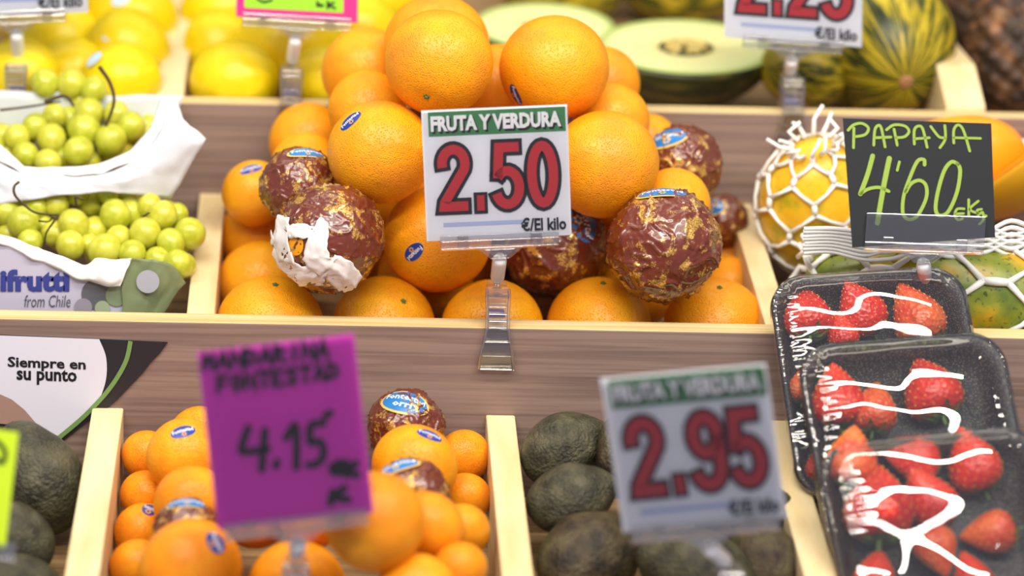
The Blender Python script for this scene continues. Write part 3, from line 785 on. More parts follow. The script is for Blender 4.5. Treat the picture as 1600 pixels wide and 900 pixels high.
# PAPAYA
t, fr, base = sign('black card with lime green handwriting PAPAYA 4,60', (1317, 185), (1549, 193), (1332, 387), -.028, R(6), (1443, 505), 0, ZM, br=(1555, 371))
fr.rect('card', 0, 0, 1, 1, CHALKB, t, 0, .0008)
cv = lambda x, y: (1200 + x / 3, 160 + y / 3)
hand(fr, [[(400, 212), (402, 120)], [(375, 130), (400, 105), (440, 98), (470, 120), (455, 150), (410, 160)],
          [(495, 200), (500, 130), (515, 108), (530, 120), (548, 208)], [(505, 165), (575, 162)],
          [(605, 200), (590, 125)], [(555, 128), (590, 105), (640, 110), (660, 135), (640, 160), (600, 165)],
          [(685, 195), (685, 130), (705, 110), (725, 125), (745, 210)], [(690, 170), (755, 165)],
          [(762, 112), (800, 160), (828, 165)], [(828, 108), (830, 170), (805, 212)],
          [(870, 190), (870, 130), (890, 105), (915, 130), (945, 228)], [(870, 165), (995, 168)],
          ([(490, 250), (465, 340), (432, 428)], .0036), ([(432, 428), (470, 405), (520, 398), (565, 416)], .0026), ([(568, 262), (540, 400), (512, 565)], .004),
          [(615, 278), (605, 318)],
          ([(733, 292), (730, 268), (700, 275), (665, 350), (635, 440), (632, 520), (660, 548), (700, 530), (740, 450), (740, 390), (710, 365), (670, 380), (645, 420)], .0028),
          ([(890, 290), (860, 278), (825, 320), (795, 420), (785, 500), (805, 530), (845, 510), (885, 420), (900, 320), (885, 285)], .003),
          [(918, 498), (885, 500), (875, 530), (890, 550), (910, 545)], [(878, 522), (915, 520)], [(940, 455), (940, 530)], [(985, 462), (945, 500), (985, 520)],
          [(1000, 500), (980, 505), (985, 525), (1005, 515), (1008, 550), (990, 570)], [(1020, 530), (1022, 532)]], .0021, 'lettering', CHALK, t, conv=cv)
clip(t, base, fr, barw=.091, tall=.018)
# magenta and lime card at the top
t, fr, base = sign('small magenta card with a lime panel, cut by the top edge', (369, -150), (560, -140), (369, 26), .235, R(8), (455, 155), .25, ZU)
fr.rect('card', 0, 0, 1, 1, plain('pink_card', (222, 40, 130), .5), t, 0, .0006); fr.rect('lime_panel', .07, .085, .88, .95, LIME, t, .0005)
hand(fr, [[(402, -2), (412, 3), (425, 0)], [(495, 3), (503, 10)], [(495, 9), (505, 8)], [(512, 2), (512, 13)], [(522, 4), (514, 8), (524, 13)]], .002, 'lettering', BLACK_INK, t, l=.001)
clip(t, base, fr, barw=.092)
# yellow green card at the left edge
t, fr, base = sign('yellow green card at the left edge of the picture over the avocados', (-120, 655), (29, 676), (-140, 836), -.315, R(8), (-60, 930), YL0, ZLF)
fr.rect('card', 0, 0, 1, 1, YLIME, t, 0, .0006); hand(fr, [[(-20, 700), (-5, 690), (8, 705), (4, 722), (-8, 716)]], .003, 'lettering', BLACK_INK, t)
clip(t, base, fr, barw=.08)

# ------------------------------------------------------------------ printed cardboard on the board face
YF = -BT - .0015
t = empty('printed_cardboard', atY(80, 600, YF)); tag(t, 'torn printed cardboard reading Siempre en su punto on the board at left', 'cardboard')
toff = Vector(t.location)
def pxpoly(name, pts, Y, mat, th=0):
    P = [atY(x, y, Y) - toff for x, y in pts]; mb = MB()
    if th: mb.prism(P, (0, th, 0))
    else: mb.add(P, [tuple(range(len(P)))])
    return mb.build(name, mat, t)
pxpoly('backing', [(-80, 520), (262, 535), (250, 552), (236, 566), (222, 584), (205, 602), (182, 626), (165, 640), (132, 662), (100, 688), (60, 678), (0, 668), (-80, 660)], YF, plain('dark_print', (32, 30, 38), .5), .0013)
wp = [Vector(p) for p in ((155, 530), (166, 560), (164, 600), (144, 640), (92, 682))]
pxpoly('white_print_area', [(-80, 521)] + [(p.x, p.y) for p in smoothpts(wp, 6)] + [(40, 660), (0, 640), (-80, 630)], YF - .0006, plain('lavender_white_print', (216, 216, 230), .55))
pxpoly('photo_print', [(-80, 612), (0, 616), (18, 624), (38, 640), (62, 668), (0, 662), (-80, 655)], YF - .0009, plain('brown_photo_print', (160, 128, 116), .5))
gp = smoothpts([Vector(p) for p in ((204, 533), (196, 566), (172, 606), (134, 648), (92, 684))], 8); vs, fs = ribbon(gp, 7)
mb = MB(); mb.add([atY(v.x, v.y, YF - .0009) - toff for v in vs], fs); mb.build('green_stripe', plain('olive_green_print', (112, 146, 84), .5), t)
for txt, x0, x1, y0, y1 in (('Siempre en', 12, 134, 557, 578), ('su punto', 26, 120, 575, 600)):
    v_, f_ = text2d(txt, 1, .8, .028); ax = min(v.x for v in v_); bx = max(v.x for v in v_); ay = min(v.y for v in v_); by = max(v.y for v in v_)
    P = [atY(x0 + (v.x - ax) / (bx - ax) * (x1 - x0), y1 - (v.y - ay) / (by - ay) * (y1 - y0) + .035 * (v.x - ax) / (bx - ax) * (x1 - x0) , YF - .001) - toff for v in v_]
    mb = MB(); mb.add(P, f_); mb.build('lettering', BLACK_INK, t)

# ------------------------------------------------------------------ grapes in paper bags
def grape_mat(name, a, b):
    m = Mat(name); v = m.coord(); n = m.tex('ShaderNodeTexNoise', v, 1.6, Detail=3)
    m.base(m.ramp(n, [(.35, a), (.65, b)])).set(.30, spec=.45, sss=.0, coat=.15); b_ = m.b.inputs
    b_['Subsurface Weight'].default_value = .35; b_['Subsurface Radius'].default_value = (.006, .006, .002); b_['Subsurface Scale'].default_value = 1
    return m.m
GM = [grape_mat('green_grape_skin', (176, 180, 40), (202, 204, 74)), grape_mat('grape_skin_yellow', (190, 188, 48), (210, 208, 84))]
GME = [mesh_of('grape', ellipsoid(1.07, 24, 16, dimple=.02), m) for m in GM]
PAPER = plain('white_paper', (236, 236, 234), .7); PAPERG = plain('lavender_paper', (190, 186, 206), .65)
def bunch(label, pts, yf, stems, rscale=1.0):
    c0 = atY(*pts[len(pts) // 2][:2], yf(*pts[len(pts) // 2][:2])); t = empty('grape_bunch', c0); tag(t, label, 'grapes', 'bunches of green grapes in paper bags')
    placed = []; pts = list(pts); rnd = random.Random(4); back = [(x + rnd.uniform(-9, 9), y + rnd.uniform(-4, 8), r_ * .95) for x, y, r_ in pts]; nf_ = len(pts); pts += back
    for k, (px, py, rp) in enumerate(pts):
        Y = yf(px, py) + (.014 if k >= nf_ else 0); c = atY(px, py, Y); r = rp * depth(c) / FPX * rscale * 1.05
        for _ in range(40):
            if all((c - q).length > (r + s) * .80 for q, s in placed): break
            Y += .0015; c = atY(px, py, Y)
        r = rp * depth(c) / FPX * 1.05; placed.append((c, r))
        g = link('grape', GME[k % 2], t); g.location = c - c0; g.scale = (r, r, r); g.rotation_euler = (random.uniform(-.6, .6), random.uniform(-.8, .8), random.uniform(0, 6))
    mb = MB()
    for st, wd in stems:
        P = smoothpts([atY(px, py, y_) - c0 for px, py, y_ in st], 5); mb.tube(P, [wd * (1 - .4 * i / len(P)) for i in range(len(P))], 6)
    mb.build('stem', TWIG, t, smooth=True); return t
Z = lambda L: [(x / 3, 250 + y / 3, r / 3) for x, y, r in L]
front = Z([(355, 155, 56), (430, 195, 66), (540, 258, 70), (345, 303, 70), (610, 245, 66), (680, 345, 73), (110, 295, 74), (490, 425, 76), (800, 388, 64), (762, 260, 66), (890, 345, 72),
   (585, 165, 60), (505, 155, 50), (700, 212, 54), (170, 222, 56), (265, 207, 56), (30, 245, 62), (445, 330, 62), (835, 488, 64), (250, 345, 58), (740, 470, 60), (555, 365, 58), (620, 440, 62), (330, 400, 66),
   (140, 385, 58), (40, 350, 50), (205, 310, 52), (-30, 300, 66), (830, 255, 50), (-60, 230, 60), (90, 225, 45), (-90, 330, 60), (690, 430, 56), (420, 400, 50)])
bunch('green grapes in the front paper bag, in focus, beside the divider', front, lambda x, y: .052 + (420 - y) * .00055,
      [([(30, 284, .075), (22, 292, .072), (24, 306, .07), (40, 322, .07), (58, 333, .068), (92, 336, .068)], .0013), ([(92, 336, .068), (80, 352, .066), (72, 365, .066), (70, 380, .068)], .001),
       ([(60, 345, .068), (76, 346, .068), (82, 338, .068)], .0008), ([(120, 322, .07), (118, 308, .069), (128, 311, .068), (131, 311, .067)], .0011), ([(224, 338, .075), (234, 332, .074)], .001), ([(240, 386, .07), (246, 395, .07)], .001)])
Z1 = lambda L: [(x / 3, y / 3, r / 3) for x, y, r in L]
rear = Z1([(210, 390, 65), (335, 395, 66), (440, 420, 60), (80, 645, 60), (165, 595, 60), (242, 650, 66), (120, 728, 60), (225, 765, 62), (368, 710, 68), (410, 765, 62), (395, 610, 75), (420, 530, 66), (520, 655, 72), (550, 708, 74),
   (615, 592, 66), (680, 645, 58), (695, 590, 50), (545, 535, 58), (300, 740, 56), (15, 635, 55), (470, 470, 60), (255, 545, 55), (320, 560, 56), (600, 660, 55), (-40, 690, 60), (380, 480, 50), (-60, 600, 60), (30, 720, 56)])
bunch('out of focus green grapes in the rear paper bag', rear, lambda x, y: .150 + (250 - y) * .0006,
      [([(155, 104, .165), (172, 130, .165), (178, 160, .163), (165, 198, .165)], .0018), ([(0, 172, .17), (50, 166, .17), (95, 158, .17)], .0012), ([(70, 160, .165), (100, 150, .165), (115, 165, .165)], .0018)])
# rear bag sheets
bag = empty('paper_bag', atY(120, 280, .13)); tag(bag, 'white paper bag with pointed right flap around the rear grapes', 'paper bag', 'white paper bags of grapes')
def psheet(name, rows, mat, parent, **k):
    off = Vector(parent.location); return sheet(name, [[atY(x, y, Y) - off for x, y, Y in rw] for rw in rows], mat, parent, **k)
psheet('front_flap', [
  [(-40, 215, .130), (0, 226, .128), (38, 259, .124), (95, 262, .122), (150, 257, .122), (205, 235, .126), (236, 198, .134), (250, 156, .15)],
  [(-40, 245, .120), (0, 252, .118), (38, 270, .114), (95, 273, .112), (155, 271, .112), (215, 250, .115), (250, 205, .122), (272, 150, .140)]], PAPER, bag, crump=.0012, fr=70, lin_=True)
psheet('front_wall', [
  [(-40, 245, .120), (0, 252, .118), (38, 270, .114), (95, 273, .112), (155, 271, .112), (215, 250, .115), (250, 205, .122), (272, 150, .140)],
  [(-40, 280, .106), (0, 280, .104), (38, 290, .100), (95, 290, .098), (165, 285, .100), (235, 268, .108), (278, 214, .110), (288, 185, .130)],
  [(-40, 322, .100), (0, 320, .098), (38, 312, .096), (95, 306, .094), (172, 300, .100), (268, 312, .118), (322, 216, .108), (290, 186, .130)]], plain('white_paper_shaded', (214, 214, 222), .6), bag, crump=.0022, fr=45, lin_=True)  # same white paper, greyed so the wall reads as shaded below the fold
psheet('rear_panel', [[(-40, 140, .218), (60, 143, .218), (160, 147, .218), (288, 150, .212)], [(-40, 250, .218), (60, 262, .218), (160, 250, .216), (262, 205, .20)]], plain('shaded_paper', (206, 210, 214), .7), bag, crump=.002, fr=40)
# front bag
bag2 = empty('paper_bag', atY(120, 440, .03)); tag(bag2, 'printed paper bag reading ifrutti from Chile around the front grapes', 'paper bag', 'white paper bags of grapes')
bpanel = psheet('printed_panel', [[(-40, 372, .026), (40, 392, .026), (100, 425, .026), (150, 440, .026), (192, 448, .026), (200, 450, .026)],
                        [(-40, 430, .026), (40, 432, .026), (100, 450, .026), (150, 460, .026), (196, 468, .026), (206, 470, .026)],
                        [(-40, 520, .026), (40, 520, .026), (100, 520, .026), (150, 520, .026), (206, 520, .026), (226, 520, .026)]], PAPERG, bag2, crump=.0)
psheet('folded_edge', [[(-40, 362, .032), (0, 366, .030), (60, 386, .028), (128, 412, .026), (152, 404, .022), (206, 402, .024)],
                       [(-40, 368, .028), (0, 374, .026), (60, 402, .024), (128, 430, .022), (165, 428, .018), (196, 428, .02)],
                       [(-40, 372, .030), (0, 377, .028), (60, 408, .026), (128, 436, .023), (168, 444, .020), (188, 448, .02)]], PAPER, bag2, crump=.0025, fr=60)
GP = plain('olive_print_paper', (122, 134, 96), .55)
psheet('green_panel', [[(206, 402, .026), (230, 404, .028), (258, 410, .032), (275, 418, .038), (291, 440, .045)],
                       [(192, 440, .024), (222, 445, .026), (248, 448, .030), (265, 455, .036), (276, 458, .04)],
                       [(192, 500, .022), (212, 505, .024), (230, 505, .028), (240, 500, .03), (252, 495, .034)]], GP, bag2, crump=.002, fr=50)
boff = Vector(bag2.location)
def bdisc(px, py, rp, Y, mat, name='print_dot'):
    mb = MB(); P = [atY(px + rp * math.cos(a), py + rp * math.sin(a), Y) - boff for a in [2 * math.pi * k / 28 for k in range(28)]]; mb.add(P, [tuple(range(28))]); return mb.build(name, mat, bag2)
bdisc(152, 460, 25, .0253, plain('slate_print', (98, 98, 104), .55)); bdisc(231, 440, 18, .0215, plain('lilac_print', (168, 170, 182), .55)); bdisc(182, 462, 17, .0250, plain('sage_print', (132, 146, 112), .55))
bdisc(130, 480, 14, .0249, plain('grey_lilac_print', (150, 144, 158), .55)); bdisc(160, 482, 12, .0247, plain('sage_print_light', (160, 172, 140), .55))
for txt, x0, x1, y0, y1, mat, b_, sh in (('ifrutti', 0, 109, 421, 456, INKBLUE, .05, 0), ('from Chile', 38, 110, 461, 480, INKGREY, -.005, .2)):
    v_, f_ = text2d(txt, 1, 1, b_, sh); ax = min(v.x for v in v_); bx = max(v.x for v in v_); ay = min(v.y for v in v_); by = max(v.y for v in v_)
    P = [atY(x0 + (v.x - ax) / (bx - ax) * (x1 - x0), y1 - (v.y - ay) / (by - ay) * (y1 - y0), .0251) - boff for v in v_]
    mb = MB(); mb.add(P, f_); mb.build('lettering', mat, bag2)

# ------------------------------------------------------------------ papayas in white foam nets
def pap_mat(name, a, b, c, sc=2.2, dots=(255, 255, 255)):
    m = Mat(name); v = m.coord(); n = m.tex('ShaderNodeTexNoise', v, sc, Detail=3)
    cc = m.ramp(n, [(.35, a), (.5, b), (.65, c)]); sp = m.tex('ShaderNodeTexNoise', v, 14, Detail=1)
    cc = m.mix(.7 if 'green' in name else .15, cc, m.ramp(sp, [(.30, (70, 90, 50)), (.40, (255, 255, 255))]), 'MULTIPLY'); m.base(cc).set(.35, spec=.45); return m.m
FOAM = plain('white_foam_net', (240, 240, 236), .6)
def fnet(parent, A, B, C, nu, nv, rad, t0, t1, fray=0, name='foam_net', flare=.0):
    """hexagonal net over an ellipsoid of half axes A,B (around) and C (along local z)"""
    mb = MB(); P = {}
    def pt(i, j, off=0):
        j = j % (2 * nu); th = t0 + (t1 - t0) * i / nv; ph = math.pi * j / nu
        k = 1.045 + .01 * noise.noise(Vector((i * 1.3, j * .9, 0)))
        jx = .05 * noise.noise(Vector((i * 2.1, j * 1.7, 4)))
        s = max(.12, math.sin(th)); return Vector((A * k * s * math.cos(ph + jx), B * k * s * math.sin(ph + jx), C * k * math.cos(th + jx)))
    for i in range(nv):
        for j in range(nu):
            # brick/hex layout: knots split into short links along the fruit and slanted ones between
            a = 2 * j + (i % 2); th = lambda ii: ii
            p0 = pt(i + .0, a); p1 = pt(i + .36, a)
            mb.tube([p0, p0.lerp(p1, .5) * 1.01, p1], [rad * 1.25, rad * 1.45, rad * 1.25], 6)
            if i < nv - 1 or True:
                for s_ in (-1, 1):
                    q = pt(i + 1, a + s_); mid = pt(i + .68, a + s_ * .5); mb.tube([p1, mid, q], [rad * 1.2, rad * .85, rad * 1.2], 6)
    if fray:
        for j in range(2 * nu):
            p = pt(nv if fray > 0 else 0, j); d = Vector((p.x, p.y, 0)).normalized(); zz = -1 if fray > 0 else 1
            sw = Vector((random.uniform(-1, 1), random.uniform(-1, 1), 0)) * .012; q = p + Vector((d.x * .010, d.y * .010, zz * abs(fray) * random.uniform(.4, .9))) + sw; mb.tube([p, p.lerp(q, .5) + d * .005 - sw * .4, q], [rad * 1.2, rad, rad * .9], 6)
    return mb.build(name, FOAM, parent, smooth=True)
def papaya(label, c, axes, Rm, mat, net):
    t = empty('papaya', c); t.rotation_euler = Rm.to_euler(); tag(t, label, 'papaya', 'papayas in the middle tier')
    A, B, C = axes; vs, fs = ellipsoid(1, 40, 26, lump=.03, seed=3); vs = [Vector((v.x * A, v.y * B, v.z * C)) for v in vs]
    me = mesh_of('body', (vs, fs), mat); link('body', me, t)
    if net: fnet(t, A, B, C, *net)
    return t
PY = pap_mat('ripe_papaya_skin', (176, 160, 36), (232, 186, 40), (238, 180, 36))
PG = pap_mat('green_papaya_skin', (92, 112, 44), (140, 148, 46), (222, 168, 40), 1.6)
for m_ in (PY, PG):
    m_.node_tree.nodes['Mapping'].inputs['Scale'].default_value = (16, 16, 16)
c = atY(1282, 325, .155); papaya('yellow papaya in white foam net standing left of the PAPAYA card', c, (.052, .045, .066), Matrix.Rotation(R(-14), 4, 'Y') @ Matrix.Rotation(R(22), 4, 'X'), PY, (7, 7, .0018, .30, 2.85, -.020))
c = atY(1478, 455, .060); papaya('green and yellow papaya lying in white foam net at the right front', c, (.046, .042, .112), Matrix.Rotation(R(94), 4, 'Y') @ Matrix.Rotation(R(8), 4, 'X'), PG, (6, 6, .0025, .42, 2.8, .016))
# net mouth folded over at the front papaya
nf = empty('foam_net_sleeve', atY(1420, 400, .06)); tag(nf, 'loose layered end of white foam net over the front papaya, left under the PAPAYA card', 'foam net')
mb = MB(); off = Vector(nf.location)
for k in range(8):
    z_ = 9 * (1 if k % 2 else -1); y_ = 358 + k * 5.2; Pp = [atY(1256 + random.uniform(-3, 3), y_ + random.uniform(-1, 1), .028), atY(1300, y_ - 1, .024 + k * .0006), atY(1350, y_ + 4 + k, .026), atY(1395, y_ + 5 + z_ * .5, .028), atY(1440, y_ + 2 - z_ * .7, .03), atY(1490, y_ + z_ * .8, .035), atY(1535, y_ - 3 - z_, .04), atY(1580, y_ - 4 + z_, .045), atY(1620, y_ - 6 - z_, .05)]
    mb.tube([p - off for p in smoothpts(Pp, 5)], .0019, 6)
mb.build('foam_strands', FOAM, nf, smooth=True)
# cut papaya half behind the card
c = atY(1568, 262, .185); t = empty('papaya_half', c); tag(t, 'cut orange papaya half at the right edge behind the PAPAYA card', 'papaya', 'papayas in the middle tier')
t.rotation_euler = (R(55), R(-25), R(35))
vs, fs = ellipsoid(1, 36, 24); 
me = mesh_of('rind', ([Vector((v.x * .046, min(v.y, .0) * .04, v.z * .075)) for v in vs], fs), pap_mat('papaya_rind', (200, 150, 30), (226, 160, 30), (236, 140, 30))); link('rind', me, t)
vv = []; ff = []
nr, na = 10, 36
for i in range(nr + 1):
    for k in range(na):
        q = i / nr; a_ = 2 * math.pi * k / na; dep = -.018 * max(0, 1 - (q / .55) ** 2) ** .5 if q < .55 else 0
        vv.append(Vector((.0455 * q * math.cos(a_), dep + .0005, .0745 * q * math.sin(a_))))
for i in range(nr):
    for k in range(na): ff.append((i * na + k, i * na + (k + 1) % na, (i + 1) * na + (k + 1) % na, (i + 1) * na + k))
m = Mat('papaya_flesh'); v = m.coord((30, 30, 30)); m.base(m.ramp(m.tex('ShaderNodeTexNoise', v, 1.2, Detail=2), [(.35, (236, 110, 24)), (.65, (248, 150, 40))])).set(.3, spec=.5)
me = mesh_of('flesh', (vv, ff), m.m); link('flesh', me, t)
sd = MB()
for k in range(26):
    a_ = random.uniform(0, 6.28); q = random.uniform(0, .42); sd.add([Vector((.0455 * q * math.cos(a_), .003 - .017, .0745 * q * math.sin(a_))) + Vector(p) * .0022 for p in ((1, 0, 0), (0, 1, 0), (-1, 0, 0), (0, -1, 0), (0, 0, 1), (0, 0, -1))],
       [(0, 1, 4), (1, 2, 4), (2, 3, 4), (3, 0, 4), (1, 0, 5), (2, 1, 5), (3, 2, 5), (0, 3, 5)])
sd.build('seeds', plain('dark_seed', (40, 32, 26), .4), t, smooth=True)['kind'] = 'stuff'
lab = psheet  # printed sheet behind the cut papaya
pb = empty('wrapping_sheet', atY(1590, 240, .24)); tag(pb, 'white printed wrapping sheet behind the cut papaya at the right edge', 'wrapping paper')
psheet('paper', [[(1545, 206, .222), (1580, 212, .222), (1640, 222, .222)], [(1550, 270, .215), (1590, 275, .215), (1650, 285, .215)]], PAPER, pb, crump=.002)
# papaya top peeking over the card
c = atY(1490, 245, .19); papaya('orange papaya whose top shows above the PAPAYA card', c, (.035, .030, .06), Matrix.Rotation(R(80), 4, 'Y'), pap_mat('orange_papaya_skin', (236, 140, 20), (244, 160, 30), (246, 170, 40)), None)
# ------------------------------------------------------------------ upper tier: melons and pineapples
m = Mat('yellow_melon_skin'); v = m.coord(); n = m.tex('ShaderNodeTexNoise', v, 1.4, Detail=3)
m.base(m.ramp(n, [(.35, (226, 198, 8)), (.65, (234, 210, 26))])).set(.35, spec=.4).bump(m.tex('ShaderNodeTexNoise', v, 5, Detail=2), .002, .4)
YM = mesh_of('yellow_melon', ellipsoid(1.12, 36, 22, lump=.02), m.m)
YL = [(190, 128, 62, 'yellow melon at the front of the left bay beside the rear grapes'), (110, 118, 60, 'yellow melon behind the rear grapes, second in the front of the left bay'),
      (30, 120, 62, 'yellow melon behind the clip at the left edge'),
      (200, 80, 66, 'yellow melon second from the front against the left bay divider, sticker on top'), (205, 36, 72, 'yellow melon in the rear of the left bay beside the divider'),
      (95, 70, 68, 'greenish yellow melon in the middle of the left bay'), (150, -10, 70, 'yellow melon cut by the top edge in the left bay'), (60, 8, 75, 'yellow melon behind the white card at the top left'),
      (366, 128, 68, 'yellow melon at the front right of the wooden divider'), (508, 128, 58, 'yellow melon beside the out of focus oranges'), (345, 78, 60, 'yellow melon second row, against the divider on its right side'),
      (450, 72, 78, 'darker yellow melon under the magenta and lime card'), (350, 22, 66, 'yellow melon upper left in the right bay of yellow ones'), (560, 50, 66, 'yellow melon behind the topmost oranges'),
      (455, 5, 70, 'yellow melon behind the magenta and lime card'), (590, -6, 60, 'yellow melon at the top edge left of the topmost orange')]
LY = [.30, .31, .30, .36, .43, .37, .48, .44, .30, .31, .36, .34, .44, .38, .44, .44]
ypl = settle({i: [a[0], a[1], a[2], LY[i]] for i, a in enumerate(YL)}, fl_up, .25, ZU, .79, slack=.9)
for i, a in enumerate(YL):
    c, r = ypl[i]
    zd = (random.uniform(-.7, .7), random.uniform(-1, 0), random.uniform(.3, .8))
    o, Mx, Rm = fruit('yellow_melon', YM, c, r, zd, random.uniform(0, 6), a[3], 'melon', 'yellow melons in the rear tier', sq=1.12, calyx=False)
    if i in (3, 4, 0):
        sx, sy = [(143, 92), None, None, (176, 56), (190, 3)][i] if i != 0 else (150, 95)
        patch(disc2d(.008, .005), c, r, Matrix.Identity(4), 1, hit(sx, sy, c, r), .3, 1.10, 'sticker', plain('pale_sticker', (190, 215, 240), .35), o, Matrix.Translation(c) @ Rm @ Matrix.Diagonal((r, r, r, 1)))
def toad(name):
    m = Mat(name); tc = m.node('ShaderNodeTexCoord'); sep = m.node('ShaderNodeSeparateXYZ'); m.l.new(tc.outputs['Object'], sep.inputs[0])
    at = m.node('ShaderNodeMath', operation='ARCTAN2'); m.l.new(sep.outputs[0], at.inputs[0]); m.l.new(sep.outputs[1], at.inputs[1])
    cb = m.node('ShaderNodeCombineXYZ'); s1 = m.node('ShaderNodeMath', operation='MULTIPLY'); m.l.new(at.outputs[0], s1.inputs[0]); s1.inputs[1].default_value = 4.4
    m.l.new(s1.outputs[0], cb.inputs[0]); m.l.new(sep.outputs[2], cb.inputs[1])
    n = m.tex('ShaderNodeTexNoise', cb.outputs[0], 1.5, Detail=4, Roughness=.65, Distortion=.8)
    m.base(m.ramp(n, [(.38, (34, 46, 16)), (.48, (78, 84, 22)), (.55, (180, 158, 30)), (.68, (204, 180, 50))])).set(.4, spec=.4); return m.m
TOAD = toad('striped_melon_rind')
TME = mesh_of('striped_melon', ellipsoid(1.25, 48, 30, lump=.02), TOAD)
def stm(px, py, rp, Y, zd, label, scar=None):
    c = atY(px, py, Y); r = rp * depth(c) / FPX; o, Mx, Rm = fruit('striped_melon', TME, c, r, zd, random.uniform(0, 6), label, 'melon', 'green striped melons in the rear tier', sq=1.25, calyx=False)
    if scar:
        k = MB(); k.tube([(0, 0, 0), (0, 0, .03)], [.11, .07], 12); q = k.build('blossom_scar', plain('brown_scar', (170, 120, 80), .7), o); q.location = (0, 0, 1.24)
    return o
stm(1375, 62, 112, .365, (.12, -1, -.28), 'large yellow green striped melon with its round end facing out', True)
stm(1262, 108, 62, .335, (-.9, -.35, .1), 'dark striped melon behind the clip of the 2.25 card')
stm(880, -28, 80, .56, (1, .1, 0), 'dark green melon at the top edge behind the cut ones, left')
stm(1065, -40, 80, .58, (1, .1, 0), 'dark green melon at the top edge behind the big cut one')
def half(px, py, a_px, b_px, Y, tilt, label, rz=0):
    c = atY(px, py, Y); s = depth(c) / FPX; A = a_px * s; t = empty('melon_half', c); tag(t, label, 'melon', 'cut melon halves in the rear tier')
    t.rotation_euler = (tilt, 0, rz); B = b_px * s
    vs, fs = ellipsoid(1, 44, 28); me = mesh_of('rind', ([Vector((v.x * A, v.y * B, min(v.z, 0) * B * .95)) for v in vs], fs), TOADX); link('rind', me, t)
    vv = []; ff = []; nr = 16; na = 48
    for i in range(nr + 1):
        for k in range(na):
            q = i / nr; an = 2 * math.pi * k / na; vv.append(Vector((A * .99 * q * math.cos(an), B * .99 * q * math.sin(an), .001 - (.004 * max(0, 1 - (q / .36) ** 2)))))
    for i in range(nr):
        for k in range(na): ff.append((i * na + k, (i + 1) * na + k, (i + 1) * na + (k + 1) % na, i * na + (k + 1) % na))
    m = Mat('melon_flesh'); tc = m.node('ShaderNodeTexCoord'); mp = m.node('ShaderNodeMapping'); mp.inputs['Scale'].default_value = (1 / A, 1 / B, 0)
    m.l.new(tc.outputs['Object'], mp.inputs[0]); ln = m.node('ShaderNodeVectorMath', operation='LENGTH'); m.l.new(mp.outputs[0], ln.inputs[0])
    m.base(m.ramp(ln.outputs['Value'], [(.0, (196, 178, 84)), (.26, (210, 198, 112)), (.40, (228, 224, 158)), (.84, (220, 226, 160)), (.97, (160, 180, 90))])).set(.3, spec=.5)
    link('flesh', mesh_of('flesh', (vv, ff), m.m), t)
    sd = MB()
    for k in range(90):
        an = random.uniform(0, 6.28); q = .24 * math.sqrt(random.random()); sz = .0035
        p0 = Vector((A * q * math.cos(an) , B * q * math.sin(an), .002 + random.uniform(-.002, .001)))
        th = random.uniform(0, 3.14); e = Vector((math.cos(th), math.sin(th), .2)) * sz; f = Vector((-math.sin(th), math.cos(th), 0)) * sz * .5
        sd.add([p0 + e, p0 + f, p0 - e, p0 - f, p0 + Vector((0, 0, .0015))], [(0, 1, 4), (1, 2, 4), (2, 3, 4), (3, 0, 4)])
    sd.build('seeds', plain('melon_seed', (214, 190, 110), .4), t, smooth=True)['kind'] = 'stuff'
    return t
TOADX = Mat('dark_melon_rind'); v = TOADX.coord((14, 60, 60)); TOADX.base(TOADX.ramp(TOADX.tex('ShaderNodeTexNoise', v, 1.2, Detail=4), [(.4, (30, 36, 14)), (.55, (62, 64, 24)), (.7, (112, 98, 40))])).set(.45)
TOADX = TOADX.m
half(1072, 74, 139, 100, .355, R(14), 'cut melon half with seeds facing the viewer, left of the 2.25 card')
half(850, 42, 112, 82, .45, R(15), 'cut melon half mostly hidden behind the upper right orange')
# pineapples
def pineapple(px, py, rp, Y, label, rot=0):
    c = atY(px, py, Y); r = rp * depth(c) / FPX; t = empty('pineapple', c); tag(t, label, 'pineapple', 'pineapples at the right rear'); t.rotation_euler = (R(-18), rot, 0)
    nu, nv = 96, 60; vs = []; n1 = 12
    for i in range(nv + 1):
        th = .12 + (math.pi - .24) * i / nv
        for j in range(nu):
            ph = 2 * math.pi * j / nu; a_ = ph * 6 + th * 9; b_ = ph * 6 - th * 9
            bump_ = abs(math.sin(a_ / 1)) * abs(math.sin(b_ / 1)); rad = 1 + .10 * bump_ ** .7 + .03 * (bump_ > .85)
            vs.append(Vector((math.sin(th) ** .75 * math.cos(ph) * rad * r, math.sin(th) ** .75 * math.sin(ph) * rad * r, math.cos(th) * r * 1.45)))
    fs = [(i * nu + j, (i + 1) * nu + j, (i + 1) * nu + (j + 1) % nu, i * nu + (j + 1) % nu) for i in range(nv) for j in range(nu)]
    m = PINE_M; link('body', mesh_of('body', (vs, fs), m), t)
    mb = MB()
    for k in range(26):
        a_ = k * 2.4; h = .3 + .5 * (k / 26); d = Vector((math.cos(a_), math.sin(a_), 0)); b = Vector((0, 0, r * 1.4)); s_ = Vector((-d.y, d.x, 0)) * r * .13
        tip = b + d * r * (1.1 - .7 * k / 26) + Vector((0, 0, r * (.6 + 1.2 * k / 26))); mid = b + d * r * .45 * (1.1 - .5 * k / 26) + Vector((0, 0, r * .5 * (.8 + k / 26)))
        mb.add([b - s_, b + s_, mid + s_, tip, mid - s_], [(0, 1, 2, 4), (4, 2, 3)])
    mb.build('crown', plain('pineapple_leaf', (66, 84, 44), .6), t)
    return t
m = Mat('pineapple_skin'); v = m.coord((40, 40, 40)); m.base(m.ramp(m.tex('ShaderNodeTexNoise', v, 1.3, Detail=3), [(.4, (44, 28, 16)), (.55, (84, 54, 30)), (.7, (150, 108, 74))])).set(.6); PINE_M = m.m
